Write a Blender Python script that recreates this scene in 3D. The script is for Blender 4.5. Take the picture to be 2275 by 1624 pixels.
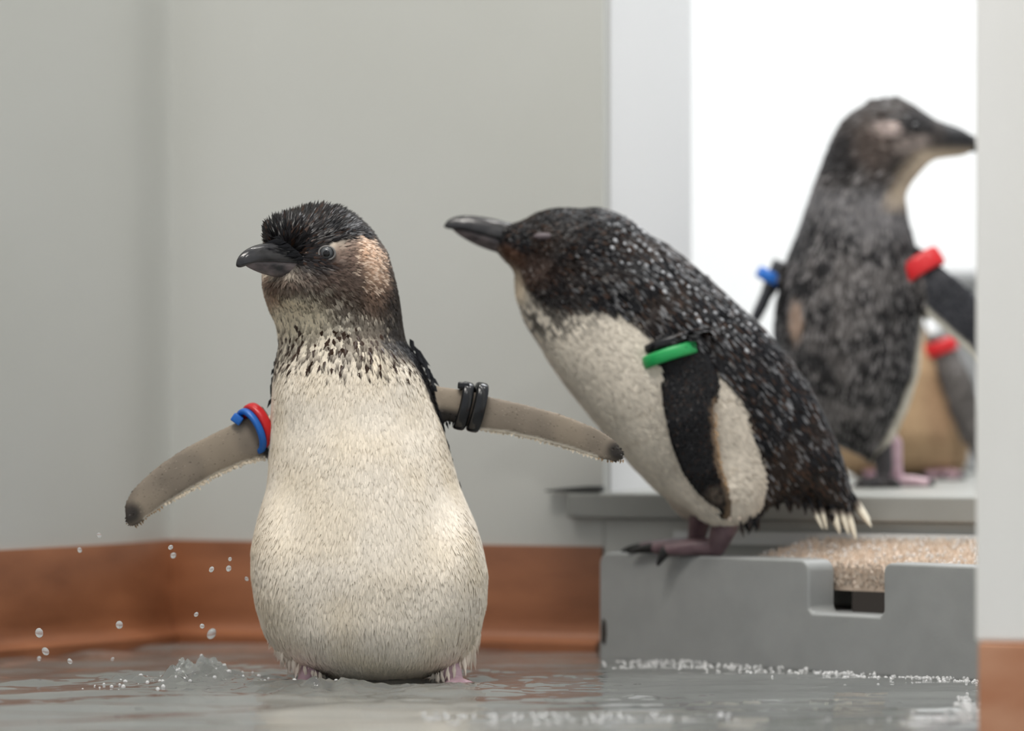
import bpy, bmesh, math, random
import numpy as np
from mathutils import Vector

for _o in list(bpy.data.objects):
    bpy.data.objects.remove(_o, do_unlink=True)
SC = bpy.context.scene
COL = SC.collection
RNG = np.random.default_rng(7)
random.seed(7)

# ------------------------------------------------------------------ camera
FPX = 10500.0            # focal length in pixels of the 2275 px wide frame
CAMH = 0.198             # camera height above the water
CX, CY = 1137.5, 812.0
cam = bpy.data.cameras.new('camera')
cam.sensor_width = 36.0
cam.lens = FPX / 2275.0 * 36.0
cam.clip_start = 0.05
cam.dof.use_dof = True
cam.dof.focus_distance = 2.925
cam.dof.aperture_fstop = 4.5
camo = bpy.data.objects.new('camera', cam)
camo.location = (0, 0, CAMH)
camo.rotation_euler = (math.pi / 2, 0, 0)
COL.objects.link(camo)
SC.camera = camo

# ------------------------------------------------------------------ world, lamps, exposure
w = bpy.data.worlds.new('room_light')
SC.world = w
w.use_nodes = True
bg = w.node_tree.nodes['Background']
bg.inputs[0].default_value = (0.93, 0.96, 1.0, 1)
bg.inputs[1].default_value = 0.62


def area(name, loc, aim, size, sizey, energy, color=(1, 1, 1)):
    l = bpy.data.lights.new(name, 'AREA')
    l.shape = 'RECTANGLE'
    l.size = size
    l.size_y = sizey
    l.energy = energy
    l.color = color
    o = bpy.data.objects.new(name, l)
    o.location = loc
    d = Vector(aim) - Vector(loc)
    o.rotation_euler = d.to_track_quat('-Z', 'Y').to_euler()
    COL.objects.link(o)
    return o


area('ceiling_lamp', (-0.5, 1.9, 2.4), (-0.1, 3.0, 0.1), 1.2, 0.35, 30, (1.0, 0.95, 0.88))
area('ceiling_lamp', (0.9, 2.2, 2.4), (0.1, 3.1, 0.1), 0.35, 1.2, 24, (1.0, 0.97, 0.93))
area('back_room_fill', (0.55, 3.95, 2.2), (0.45, 4.3, 0.5), 1.4, 0.5, 34, (0.97, 0.985, 1.0))  # unseen lamp added to whiten the back room

# small bright ceiling spots that put the glints on wet surfaces
for _x, _y in ((-0.95, 2.5), (-0.35, 1.3), (0.3, 2.7), (0.55, 1.0), (1.25, 3.0), (-0.1, 3.1)):
    area('ceiling_spot', (_x, _y, 2.35), (_x * 0.3, 3.0, 0.0), 0.07, 0.07, 4.5, (1.0, 0.97, 0.92))

SC.view_settings.view_transform = 'Standard'
SC.view_settings.look = 'None'
SC.view_settings.gamma = 1
SC.view_settings.use_curve_mapping = False
SC.view_settings.exposure = 0.0


# ------------------------------------------------------------------ helpers
def lin(r, g, b):
    def f(c):
        c /= 255.0
        return c / 12.92 if c <= 0.04045 else ((c + 0.055) / 1.055) ** 2.4
    return np.array([f(r), f(g), f(b)])


def sstep(x, a, b):
    t = np.clip((x - a) / (b - a), 0, 1)
    return t * t * (3 - 2 * t)


def px2w(u, v, D):
    """photo pixel at distance D -> world point"""
    return Vector(((u - CX) * D / FPX, D, CAMH - (v - CY) * D / FPX))


def tag(o, label=None, cat=None, group=None, kind=None):
    if label: o['label'] = label
    if cat: o['category'] = cat
    if group: o['group'] = group
    if kind: o['kind'] = kind
    return o


def link(name, me, mat=None, parent=None, loc=None):
    o = bpy.data.objects.new(name, me)
    if mat is not None:
        me.materials.clear()
        me.materials.append(mat)
    if parent is not None:
        o.parent = parent
    if loc is not None:
        o.location = loc
    COL.objects.link(o)
    return o


def empty(name, loc):
    o = bpy.data.objects.new(name, None)
    o.empty_display_size = 0.02
    o.location = loc
    COL.objects.link(o)
    return o


def np_mesh(name, V, F, smooth=True, col=None, normals=None):
    """fast mesh from numpy verts and an (n,k) face array"""
    me = bpy.data.meshes.new(name)
    V = np.ascontiguousarray(V, dtype=np.float32)
    F = np.ascontiguousarray(F, dtype=np.int32)
    n, k = F.shape
    me.vertices.add(len(V))
    me.vertices.foreach_set('co', V.ravel())
    me.loops.add(n * k)
    me.loops.foreach_set('vertex_index', F.ravel())
    me.polygons.add(n)
    me.polygons.foreach_set('loop_start', np.arange(0, n * k, k, dtype=np.int32))
    me.polygons.foreach_set('loop_total', np.full(n, k, dtype=np.int32))
    me.update(calc_edges=True)
    if smooth:
        me.polygons.foreach_set('use_smooth', np.ones(n, dtype=bool))
    if col is not None:
        a = me.color_attributes.new('Col', 'FLOAT_COLOR', 'POINT')
        c = np.ones((len(V), 4), dtype=np.float32)
        c[:, :3] = col
        a.data.foreach_set('color', c.ravel())
    if normals is not None:
        me.normals_split_custom_set_from_vertices(np.asarray(normals, dtype=np.float32).tolist())
    return me


def bm_obj(name, bm, mat, parent=None, smooth=False):
    me = bpy.data.meshes.new(name)
    bm.normal_update()
    bm.to_mesh(me)
    bm.free()
    if smooth:
        for p in me.polygons: p.use_smooth = True
    return link(name, me, mat, parent)


def bevel(o, w, seg=3):
    m = o.modifiers.new('bevel', 'BEVEL')
    m.width = w
    m.segments = seg
    m.limit_method = 'ANGLE'
    m.angle_limit = math.radians(35)
    return o


def prism(name, poly, dirv, mat, parent=None):
    """closed solid: polygon (list of 3D points) swept along dirv"""
    bm = bmesh.new()
    a = [bm.verts.new(p) for p in poly]
    b = [bm.verts.new(Vector(p) + Vector(dirv)) for p in poly]
    bm.faces.new(a)
    bm.faces.new(b[::-1])
    n = len(a)
    for i in range(n):
        bm.faces.new((a[i], b[i], b[(i + 1) % n], a[(i + 1) % n]))
    bmesh.ops.recalc_face_normals(bm, faces=bm.faces)
    return bm_obj(name, bm, mat, parent)


def hash3(i, j, k, seed=0):
    h = (i.astype(np.int64) * 374761393 + j.astype(np.int64) * 668265263 + k.astype(np.int64) * 2147483647 + seed * 974711) & 0xffffffff
    h = ((h ^ (h >> 13)) * 1274126177) & 0xffffffff
    h = ((h ^ (h >> 16)) * 2246822519) & 0xffffffff
    return ((h ^ (h >> 15)) & 0xffff) / 65535.0


def noise(P, scale, seed=0):
    """value noise 0..1 at points P (n,3), feature size = scale"""
    Q = P / scale
    I = np.floor(Q).astype(np.int64)
    f = Q - I
    f = f * f * (3 - 2 * f)
    r = 0
    for a in (0, 1):
        for b in (0, 1):
            for c in (0, 1):
                wgt = (f[:, 0] if a else 1 - f[:, 0]) * (f[:, 1] if b else 1 - f[:, 1]) * (f[:, 2] if c else 1 - f[:, 2])
                r = r + wgt * hash3(I[:, 0] + a, I[:, 1] + b, I[:, 2] + c, seed)
    return r


# ------------------------------------------------------------------ materials
def mat_new(name, base=(0.5, 0.5, 0.5), rough=0.5, **kw):
    m = bpy.data.materials.new(name)
    m.use_nodes = True
    p = m.node_tree.nodes['Principled BSDF']
    p.inputs['Base Color'].default_value = (*base, 1)
    p.inputs['Roughness'].default_value = rough
    for k, v in kw.items():
        p.inputs[k.replace('_', ' ')].default_value = v
    return m


def add_mottle(m, c1, c2, scale, bump=0.0, detail=4, stretch=(1, 1, 1), bscale=None):
    nt = m.node_tree
    p = nt.nodes['Principled BSDF']
    tc = nt.nodes.new('ShaderNodeTexCoord')
    mp = nt.nodes.new('ShaderNodeMapping')
    mp.inputs['Scale'].default_value = stretch
    nz = nt.nodes.new('ShaderNodeTexNoise')
    nz.inputs['Scale'].default_value = scale
    nz.inputs['Detail'].default_value = detail
    cr = nt.nodes.new('ShaderNodeValToRGB')
    cr.color_ramp.elements[0].position = 0.3
    cr.color_ramp.elements[1].position = 0.7
    cr.color_ramp.elements[0].color = (*c1, 1)
    cr.color_ramp.elements[1].color = (*c2, 1)
    nt.links.new(tc.outputs['Object'], mp.inputs['Vector'])
    nt.links.new(mp.outputs['Vector'], nz.inputs['Vector'])
    nt.links.new(nz.outputs['Fac'], cr.inputs['Fac'])
    nt.links.new(cr.outputs['Color'], p.inputs['Base Color'])
    if bump:
        n2 = nz
        if bscale:
            n2 = nt.nodes.new('ShaderNodeTexNoise')
            n2.inputs['Scale'].default_value = bscale
            nt.links.new(mp.outputs['Vector'], n2.inputs['Vector'])
        b = nt.nodes.new('ShaderNodeBump')
        b.inputs['Strength'].default_value = bump
        b.inputs['Distance'].default_value = 0.002
        nt.links.new(n2.outputs['Fac'], b.inputs['Height'])
        nt.links.new(b.outputs['Normal'], p.inputs['Normal'])
    return m


def plumage_mat(name, r_dark=0.38, r_light=0.75, spec=0.5):
    m = mat_new(name, rough=0.6)
    nt = m.node_tree
    p = nt.nodes['Principled BSDF']
    at = nt.nodes.new('ShaderNodeAttribute')
    at.attribute_name = 'Col'
    bw = nt.nodes.new('ShaderNodeRGBToBW')
    mr = nt.nodes.new('ShaderNodeMapRange')
    mr.inputs['From Min'].default_value = 0.02
    mr.inputs['From Max'].default_value = 0.3
    mr.inputs['To Min'].default_value = r_dark
    mr.inputs['To Max'].default_value = r_light
    nt.links.new(at.outputs['Color'], p.inputs['Base Color'])
    nt.links.new(at.outputs['Color'], bw.inputs['Color'])
    nt.links.new(bw.outputs['Val'], mr.inputs['Value'])
    nt.links.new(mr.outputs['Result'], p.inputs['Roughness'])
    p.inputs['Specular IOR Level'].default_value = spec
    return m


def C(r, g, b): return tuple(float(x) for x in lin(r, g, b))


M = {}
M['wall'] = add_mottle(mat_new('painted_wall', C(196, 197, 192), 0.42), C(193, 194, 188), C(200, 201, 197), 3.0, 0.02)
M['jamb'] = mat_new('white_jamb_paint', C(236, 237, 238), 0.5)
M['white'] = mat_new('white_wall_paint', C(247, 248, 249), 0.6)
M['door'] = add_mottle(mat_new('white_door_paint', C(240, 239, 235), 0.5), C(236, 235, 230), C(244, 243, 240), 9.0, 0.02, stretch=(1, 1, 0.25))
M['brown'] = add_mottle(mat_new('brown_vinyl', C(138, 86, 56), 0.42), C(122, 74, 46), C(150, 96, 64), 14.0, 0.03, stretch=(1, 1, 3))
M['tan'] = add_mottle(mat_new('tan_vinyl', C(196, 142, 108), 0.5), C(182, 124, 90), C(205, 154, 122), 18.0, 0.03, stretch=(1, 1, 2.2))
M['floor'] = add_mottle(mat_new('grey_floor', C(150, 151, 148), 0.35), C(138, 139, 136), C(160, 161, 158), 6.0, 0.02)
M['grey'] = add_mottle(mat_new('grey_plastic', C(148, 150, 149), 0.42), C(144, 146, 145), C(153, 155, 154), 40.0, 0.04, bscale=400)
M['ledge'] = add_mottle(mat_new('ledge_grey', C(150, 151, 147), 0.45), C(143, 144, 140), C(157, 158, 154), 12.0, 0.03)
M['ledge_dark'] = mat_new('dark_strip_mat', C(70, 71, 70), 0.6)
M['hole'] = mat_new('dark_slot', C(52, 46, 42), 0.7)
M['crate'] = mat_new('crate_grey', C(150, 152, 154), 0.5)
M['plumage'] = plumage_mat('plumage', 0.5, 0.8, 0.25)
M['feather'] = plumage_mat('feather', 0.24, 0.7, 0.2)
M['beak'] = add_mottle(mat_new('beak_horn', C(42, 42, 44), 0.16), C(30, 30, 33), C(62, 61, 62), 90.0, 0.08, stretch=(1, 1, 2))
M['beak_low'] = add_mottle(mat_new('beak_lower_horn', C(85, 80, 80), 0.22), C(44, 43, 45), C(124, 112, 112), 70.0, 0.08, stretch=(1, 1, 2))
M['pupil'] = mat_new('pupil', C(10, 10, 12), 0.05)
M['iris'] = mat_new('iris', C(74, 77, 80), 0.15)
M['lid'] = mat_new('eyelid', C(112, 110, 108), 0.5)
M['closedlid'] = mat_new('closed_eyelid', C(92, 82, 86), 0.45)
M['pink'] = add_mottle(mat_new('pink_foot_skin', C(196, 165, 175), 0.35), C(180, 145, 158), C(210, 182, 190), 120.0, 0.1)
M['mauve'] = add_mottle(mat_new('mauve_foot_skin', C(106, 84, 89), 0.4), C(88, 68, 73), C(120, 97, 102), 110.0, 0.1)
M['claw'] = mat_new('claw', C(22, 21, 22), 0.35)
M['red'] = mat_new('red_plastic', C(205, 32, 38), 0.3)
M['blue'] = mat_new('blue_plastic', C(26, 102, 190), 0.35)
M['green'] = mat_new('green_plastic', C(32, 158, 84), 0.3)
M['black'] = mat_new('black_plastic', C(18, 19, 22), 0.2)
M['whitetab'] = mat_new('white_tab', C(225, 225, 225), 0.4)
M['water'] = mat_new('water', (0.93, 0.95, 0.95), 0.015, IOR=1.333, Transmission_Weight=1.0)
M['drop'] = mat_new('drop_water', (0.98, 0.98, 0.98), 0.0, IOR=1.333, Transmission_Weight=1.0)
M['pale_drop'] = mat_new('whitened_water', (0.97, 0.97, 0.97), 0.05, IOR=1.333, Transmission_Weight=0.78)  # white mixed into clear water, standing in for bright glints
M['beads'] = mat_new('bead_water', (0.97, 0.97, 0.97), 0.04, IOR=1.333, Transmission_Weight=0.5)
M['bristle'] = plumage_mat('bristle', 0.3, 0.25, 0.8)


# ------------------------------------------------------------------ the setting
def wall_D(X):
    return 3.275 - 0.423 * (X - 0.0632)


P_far = Vector((-0.2323, 3.40, 0))       # the inside corner of the left wall
P_left = Vector((-0.80, 2.478, 0))        # going on out of the frame on the left
P_edge = Vector((0.0632, 3.275, 0))      # edge of the opening
P_right = Vector((0.62, wall_D(0.62), 0))
WT = 2.3                                 # wall top
NRM = Vector((0.39, 0.92, 0)).normalized()   # into the back room


def vquad(a, b, z0, z1):
    return [(a.x, a.y, z0), (b.x, b.y, z0), (b.x, b.y, z1), (a.x, a.y, z1)]


# floor under the water and raised floor of the back room
def slab(name, pts, z0, z1, mat):
    o = prism(name, [(x, y, z0) for x, y in pts], (0, 0, z1 - z0), mat)
    return tag(o, kind='structure')


tag(slab('floor', [(-1.6, 0.6), (1.6, 0.6), (1.6, 4.6), (-1.6, 4.6)], -0.06, -0.009, M['floor']),
    'grey wet floor under the shallow water', 'floor')

# left wall: rounded inside corner, then a straight run to the opening
pts = []
for t in np.linspace(0, 1, 6):
    pts.append(P_left.lerp(P_far, t * 0.91))
for u_, d_ in ((300, 3.352), (330, 3.374), (352, 3.392), (368, 3.403), (380, 3.4075), (395, 3.406), (415, 3.4015), (440, 3.397), (480, 3.390)):
    q_ = px2w(u_, 0, d_); q_.z = 0
    pts.append(q_)
for t in np.linspace(0.18, 1, 8):
    pts.append(P_far.lerp(P_edge, t))
BACK = Vector((-0.02, 0.05, 0))


def strip_wall(name, pts, z0, z1, thick, mat):
    bm = bmesh.new()
    n = len(pts)
    f0 = [bm.verts.new((p.x, p.y, z0)) for p in pts]
    f1 = [bm.verts.new((p.x, p.y, z1)) for p in pts]
    off = []
    for i, p in enumerate(pts):
        d = (pts[min(i + 1, n - 1)] - pts[max(i - 1, 0)]).normalized()
        off.append(p + Vector((-d.y, d.x, 0)) * thick)
    b0 = [bm.verts.new((p.x, p.y, z0)) for p in off]
    b1 = [bm.verts.new((p.x, p.y, z1)) for p in off]
    for i in range(n - 1):
        for q in ((f0[i], f0[i + 1], f1[i + 1], f1[i]), (b1[i], b1[i + 1], b0[i + 1], b0[i]),
                  (f1[i], f1[i + 1], b1[i + 1], b1[i]), (b0[i], b0[i + 1], f0[i + 1], f0[i])):
            bm.faces.new(q)
    for i in (0, n - 1):
        bm.faces.new((f0[i], f1[i], b1[i], b0[i]) if i == 0 else (f0[i], b0[i], b1[i], f1[i]))
    bmesh.ops.recalc_face_normals(bm, faces=bm.faces)
    return bm_obj(name, bm, mat)


o = strip_wall('wall_left', pts, -0.03, WT, 0.010, M['wall'])
tag(o, 'pale grey painted wall with a rounded inside corner', 'wall', kind='structure')
for p in o.data.polygons: p.use_smooth = True
m = o.modifiers.new('edge', 'EDGE_SPLIT')
m.split_angle = math.radians(40)

# the low wall that goes on under the opening
o = strip_wall('wall_back', [P_edge + Vector((0.0005, 0, 0)), P_right], -0.03, 0.0915, 0.17, M['wall'])
tag(o, 'low pale grey wall under the opening', 'wall', kind='structure')
# jamb: the side of the opening, as deep as the wall is thick
j0 = P_edge + NRM * 0.0125 + Vector((0.0008, -0.0003, 0))
j1 = P_edge + NRM * 0.172
o = prism('trim_1', [(j0.x, j0.y, 0.0922), (j1.x, j1.y, 0.0922), (j1.x, j1.y, WT), (j0.x, j0.y, WT)],
          (-0.02, 0.008, 0), M['jamb'])
tag(o, 'white side of the wall opening', 'door jamb', kind='structure')
# back room wall, far side and floor
o = prism('wall_far', [(-0.5, 4.4, 0.0), (1.6, 4.4, 0.0), (1.6, 4.4, WT), (-0.5, 4.4, WT)], (0, 0.05, 0), M['white'])
tag(o, 'bright white wall of the room behind the opening', 'wall', kind='structure')
o = prism('wall_far', [(-0.5, 3.7, 0.0), (-0.5, 4.4, 0.0), (-0.5, 4.4, WT), (-0.5, 3.7, WT)], (-0.05, 0, 0), M['white'])
tag(o, 'white side wall of the room behind the opening', 'wall', kind='structure')

# brown coved baseboard: profile swept along the wall
BBH = 0.0725


def sweep_profile(name, pts, prof, mat):
    bm = bmesh.new()
    rings = []
    n = len(pts)
    for i, p in enumerate(pts):
        d = (pts[min(i + 1, n - 1)] - pts[max(i - 1, 0)]).normalized()
        out = Vector((d.y, -d.x, 0))
        rings.append([bm.verts.new((p + out * q + Vector((0, 0, z)))) for q, z in prof])
    k = len(prof)
    for i in range(n - 1):
        for j in range(k):
            bm.faces.new((rings[i][j], rings[i + 1][j], rings[i + 1][(j + 1) % k], rings[i][(j + 1) % k]))
    bm.faces.new(rings[0])
    bm.faces.new(rings[-1][::-1])
    bmesh.ops.recalc_face_normals(bm, faces=bm.faces)
    return bm_obj(name, bm, mat, smooth=False)


prof = [(0.0003, -0.008), (0.0003, BBH), (0.0022, BBH), (0.003, BBH - 0.0012), (0.003, 0.022), (0.004, 0.0135), (0.0065, 0.0085),
        (0.0112, 0.0068), (0.0135, 0.0052), (0.0138, -0.008)]
o = sweep_profile('baseboard_left', pts[:-1] + [P_edge], prof, M['brown'])
tag(o, 'brown coved vinyl baseboard along the pale grey wall', 'baseboard', kind='structure')
for p in o.data.polygons: p.use_smooth = True
m = o.modifiers.new('edge', 'EDGE_SPLIT'); m.split_angle = math.radians(50)

# foreground wall end on the right with its base
DX = (2167 - CX) * 2.55 / FPX
o = prism('wall_right', [(DX, 2.55, 0.049), (0.75, 2.42, 0.049), (0.75, 2.42, WT), (DX, 2.55, WT)], (0.03, 0.11, 0), M['door'])
bevel(o, 0.002)
tag(o, 'off-white wall end in the right foreground', 'wall', kind='structure')
o = prism('baseboard_right', [(DX + 0.0012, 2.5475, -0.008), (0.75, 2.417, -0.008), (0.75, 2.417, 0.0485), (DX + 0.0012, 2.5475, 0.0485)],
          (0.03, 0.11, 0), M['tan'])
bevel(o, 0.0012)
tag(o, 'orange-tan baseboard of the right foreground wall', 'baseboard', kind='structure')

# ledge (sill) of the opening and the raised floor behind it
LZ0, LZ1 = 0.0922, 0.1102
s0 = Vector((0.0415, wall_D(0.0415), 0))
s1 = P_right
o = prism('trim_2', [tuple(s0 - NRM * 0.011 + Vector((0, 0, LZ0))), tuple(s1 - NRM * 0.011 + Vector((0, 0, LZ0))),
                     tuple(s1 - NRM * 0.0005 + Vector((0, 0, LZ0))), tuple(s0 - NRM * 0.0005 + Vector((0, 0, LZ0)))],
          (0, 0, LZ1 - LZ0), M['ledge'])
bevel(o, 0.0022)
tag(o, 'grey ledge projecting under the wall opening', 'ledge', kind='structure')
e0 = P_edge + Vector((0.0012, 0, 0))
o = prism('floor', [(e0.x, e0.y, LZ0), (P_right.x, P_right.y, LZ0), (1.5, 4.39, LZ0), (-0.48, 4.39, LZ0), (-0.48, 3.75, LZ0), (j1.x, j1.y, LZ0)],
          (0, 0, LZ1 - LZ0), M['ledge'])
tag(o, 'raised grey floor of the room behind the opening', 'floor', kind='structure')
# dark strip on the ledge's left end
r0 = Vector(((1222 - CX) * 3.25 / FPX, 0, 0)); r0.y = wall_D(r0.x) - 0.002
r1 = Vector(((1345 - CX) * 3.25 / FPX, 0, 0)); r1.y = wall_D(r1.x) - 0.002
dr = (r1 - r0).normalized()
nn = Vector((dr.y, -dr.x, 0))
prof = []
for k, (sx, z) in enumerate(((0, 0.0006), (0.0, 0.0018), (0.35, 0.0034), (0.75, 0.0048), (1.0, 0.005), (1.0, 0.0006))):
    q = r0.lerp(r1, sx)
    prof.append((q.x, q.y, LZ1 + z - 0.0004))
o = prism('dark_strip', prof, tuple(nn * 0.009), M['ledge_dark'])
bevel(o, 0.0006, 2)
tag(o, 'dark wedge strip lying on the left end of the grey ledge', 'rubber strip')

# ------------------------------------------------------------------ grey tray step with notch and bristle mat
TR = empty('step_tray', (0.0590, 3.215, -0.009))
tag(TR, 'grey plastic step tray with a notched rim, leaning penguin standing on it', 'step')
bx = Vector((0.7085, -0.7057, 0)).normalized()      # along the front
bn = Vector((-bx.y, bx.x, 0))                       # into the tray
if bn.y < 0: bn = -bn
TL = Vector((0.0590, 3.215, 0))


def TP(s, z, d=0.0):
    """point on the tray front: s along the front, z above the water, d into the tray; local to TR"""
    p = TL + bx * s + bn * d
    return (p.x - TR.location.x, p.y - TR.location.y, z - TR.location.z)


def s_of(u):   # along-front parameter of photo column u
    k = (u - CX) / FPX
    return (k * TL.y - TL.x) / (bx.x - k * bx.y)


TH = 0.0712
n0, n1, nz = s_of(1797), s_of(1962), TH - 0.0345
arc = [(0.009 - 0.009 * math.cos(t), TH - 0.009 + 0.009 * math.sin(t)) for t in np.linspace(0, math.pi / 2, 7)]
arcn = [(n0 - 0.008 + 0.008 * math.sin(t), TH - 0.008 + 0.008 * math.cos(t)) for t in np.linspace(0, math.pi / 2, 6)]
arcn2 = [(n1 + 0.006 - 0.006 * math.cos(t), TH - 0.006 + 0.006 * math.sin(t)) for t in np.linspace(0, math.pi / 2, 6)]
SL = 0.46
poly = [(0, -0.008)] + arc + arcn + [(n0, nz + 0.003), (n0 + 0.003, nz), (n1 - 0.003, nz), (n1, nz + 0.003)] + arcn2 + [(SL, TH), (SL, -0.008)]
o = prism('rim', [TP(s, z) for s, z in poly], tuple(bn * 0.026), M['grey'], TR)
bevel(o, 0.0028, 3)
o.modifiers['bevel'].harden_normals = True
for p in o.data.polygons: p.use_smooth = True
# body of the tray behind the rim, a wedge up to the wall
w0 = TL + bn * 0.0262 + bx * 0.004
# floor polygon of the wedge (kept just off the wall)
body = []
for s, d in ((0.006, 0.0262), (SL, 0.0262), (SL, 0.20)):
    p = TL + bx * s + bn * d
    body.append(p)
# clip against the wall line (offset to clear the coved base)
def clip_line(poly, margin):
    out = []
    def side(p): return wall_D(p.x) - margin - p.y
    for i in range(len(poly)):
        a_, b_ = poly[i], poly[(i + 1) % len(poly)]
        sa, sb = side(a_), side(b_)
        if sa >= 0: out.append(a_)
        if (sa >= 0) != (sb >= 0):
            t = sa / (sa - sb)
            out.append(a_.lerp(b_, t))
    return out
body = clip_line([TL + bx * s + bn * d for s, d in ((0.006, 0.0262), (SL, 0.0262), (SL, 0.30), (0.006, 0.30))], 0.0165)
o = prism('base', [(p.x - TR.location.x, p.y - TR.location.y, 0.001) for p in body], (0, 0, 0.045), M['grey'], TR)
# dark slot block behind the notch
o = prism('slot', [TP(n0 + 0.014, 0.037, 0.0268), TP(n1 + 0.02, 0.037, 0.0268), TP(n1 + 0.02, 0.0505, 0.0268), TP(n0 + 0.014, 0.0505, 0.0268)],
          tuple(bn * 0.004), M['hole'], TR)
o = prism('drain_hole', [TP(0.0030, 0.0105), TP(0.0062, 0.0085), TP(0.0075, 0.016), TP(0.0068, 0.024), TP(0.0042, 0.026), TP(0.0030, 0.02)],
          tuple(bn * -0.0007), M['hole'], TR)

# bristle mat: sloping slab with a dense coat of short bristles
MT = empty('bristle_mat', (0.24, 3.13, 0.05))
tag(MT, 'wet beige bristle mat sloping from the grey tray to the ledge', 'mat')
ml = [TL + bx * s + bn * d for s, d in ((s_of(1600) - 0.005, 0.031), (SL - 0.01, 0.031), (SL - 0.01, 0.30), (s_of(1600) - 0.005, 0.30))]
ml = clip_line(ml, 0.0048)
def mat_z(x, y):
    df = (np.array([x, y]) - np.array([TL.x, TL.y])) @ np.array([bn.x, bn.y]) - 0.03
    dw = (wall_D(x) - y) * 0.92
    t = df / max(df + dw, 1e-4)
    return 0.0655 + 0.0145 * min(max(t, 0), 1)
bm = bmesh.new()
top = [bm.verts.new((p.x - MT.location.x, p.y - MT.location.y, mat_z(p.x, p.y) - MT.location.z)) for p in ml]
bot = [bm.verts.new((p.x - MT.location.x, p.y - MT.location.y, 0.0505 - MT.location.z)) for p in ml]
bm.faces.new(top); bm.faces.new(bot[::-1])
for i in range(len(ml)):
    bm.faces.new((top[i], bot[i], bot[(i + 1) % len(ml)], top[(i + 1) % len(ml)]))
bmesh.ops.recalc_face_normals(bm, faces=bm.faces)
o = bm_obj('backing', bm, mat_new('mat_backing', C(205, 186, 168), 0.4), MT)


q0 = Vector((0.112, 0, 0)); q0.y = wall_D(q0.x) - 0.0042  # pale strip added behind the mat, painting the glare on its back part
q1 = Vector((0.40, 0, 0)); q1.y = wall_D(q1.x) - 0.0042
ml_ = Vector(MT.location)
o = prism('glare_strip', [(q0.x - ml_.x, q0.y - ml_.y, 0.0755 - ml_.z), (q1.x - ml_.x, q1.y - ml_.y, 0.0755 - ml_.z), (q1.x - ml_.x, q1.y - ml_.y, 0.0845 - ml_.z), (q0.x - ml_.x, q0.y - ml_.y, 0.0845 - ml_.z)],
          (-0.0012, -0.0028, 0), mat_new('pale_glare', C(214, 216, 216), 0.15), MT)

def inside_poly(x, y, poly):
    c = False
    for i in range(len(poly)):
        a_, b_ = poly[i], poly[i - 1]
        if ((a_.y > y) != (b_.y > y)) and (x < (b_.x - a_.x) * (y - a_.y) / (b_.y - a_.y) + a_.x):
            c = not c
    return c


def blade_mesh(name, P, Dr, Nn, L, W, c0, c1, lift, tilt=0.25, curl=0.0):
    """many small leaf blades as one mesh; arrays per blade"""
    n = len(P)
    S = np.cross(Dr, Nn)
    L = L[:, None]; W = W[:, None]; lf = lift[:, None]
    root = P - Nn * 0.15 * W
    ctr = P + Dr * L * 0.5 + Nn * (lf * L * 0.5 + W * 0.16)
    lm = P + Dr * L * 0.42 + Nn * lf * L * 0.36 + S * W * 0.5
    rm = P + Dr * L * 0.42 + Nn * lf * L * 0.36 - S * W * 0.5
    tip = P + Dr * L + Nn * (lf * L + curl * L)
    V = np.stack([root, lm, ctr, rm, tip], 1).reshape(-1, 3)
    b = (np.arange(n) * 5)[:, None]
    F = np.concatenate([b + np.array([[0, 1, 2]]), b + np.array([[0, 2, 3]]), b + np.array([[1, 4, 2]]), b + np.array([[2, 4, 3]])], 0)
    Cc = np.stack([c0, c0 * 0.6 + c1 * 0.4, c0 * 0.6 + c1 * 0.4, c0 * 0.6 + c1 * 0.4, c1], 1).reshape(-1, 3)
    lum = sstep(c0.mean(1), 0.03, 0.3)[:, None]
    sh = 0.45 - 0.33 * lum
    tl = RNG.normal(0, 1, Nn.shape) * (tilt * (1 - 0.75 * lum))
    Nb = Nn + tl
    NN = np.stack([Nb, Nb + S * sh, Nb, Nb - S * sh, Nb + Dr * 0.15], 1).reshape(-1, 3)
    NN /= np.linalg.norm(NN, axis=1, keepdims=True)
    return V, F, Cc, NN


pp = []
x0, x1 = min(p.x for p in ml), max(p.x for p in ml)
y0, y1 = min(p.y for p in ml), max(p.y for p in ml)
while len(pp) < 9000:
    x, y = random.uniform(x0, x1), random.uniform(y0, y1)
    if inside_poly(x, y, ml): pp.append((x, y, mat_z(x, y)))
# front face bristles, seen through the notch
for k in range(700):
    s = random.uniform(s_of(1740), s_of(2010))
    p = TL + bx * s + bn * 0.0305
    pp.append((p.x, p.y, random.uniform(0.052, 0.066)))
P = np.array(pp)
n = len(P)
Dr = np.stack([RNG.normal(0, .45, n), RNG.normal(-0.25, .45, n), np.ones(n)], 1)
Dr /= np.linalg.norm(Dr, axis=1, keepdims=True)
Nn = np.cross(Dr, np.stack([RNG.normal(0, 1, n), RNG.normal(0, .3, n), np.zeros(n)], 1) + 1e-3)
Nn /= np.linalg.norm(Nn, axis=1, keepdims=True)
cb = np.array(C(205, 184, 165)) * RNG.uniform(0.6, 1.25, (n, 1))
ct = np.array(C(246, 234, 220)) * RNG.uniform(0.7, 1.1, (n, 1))
V, F, Cc, NN = blade_mesh('b', P - np.array(MT.location)[None], Dr, Nn, RNG.uniform(.003, .0055, n), RNG.uniform(.0008, .0016, n), cb, ct, np.zeros(n))
o = link('bristles', np_mesh('bristles', V, F, col=Cc), M['bristle'], MT)
tag(o, kind='stuff')


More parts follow.
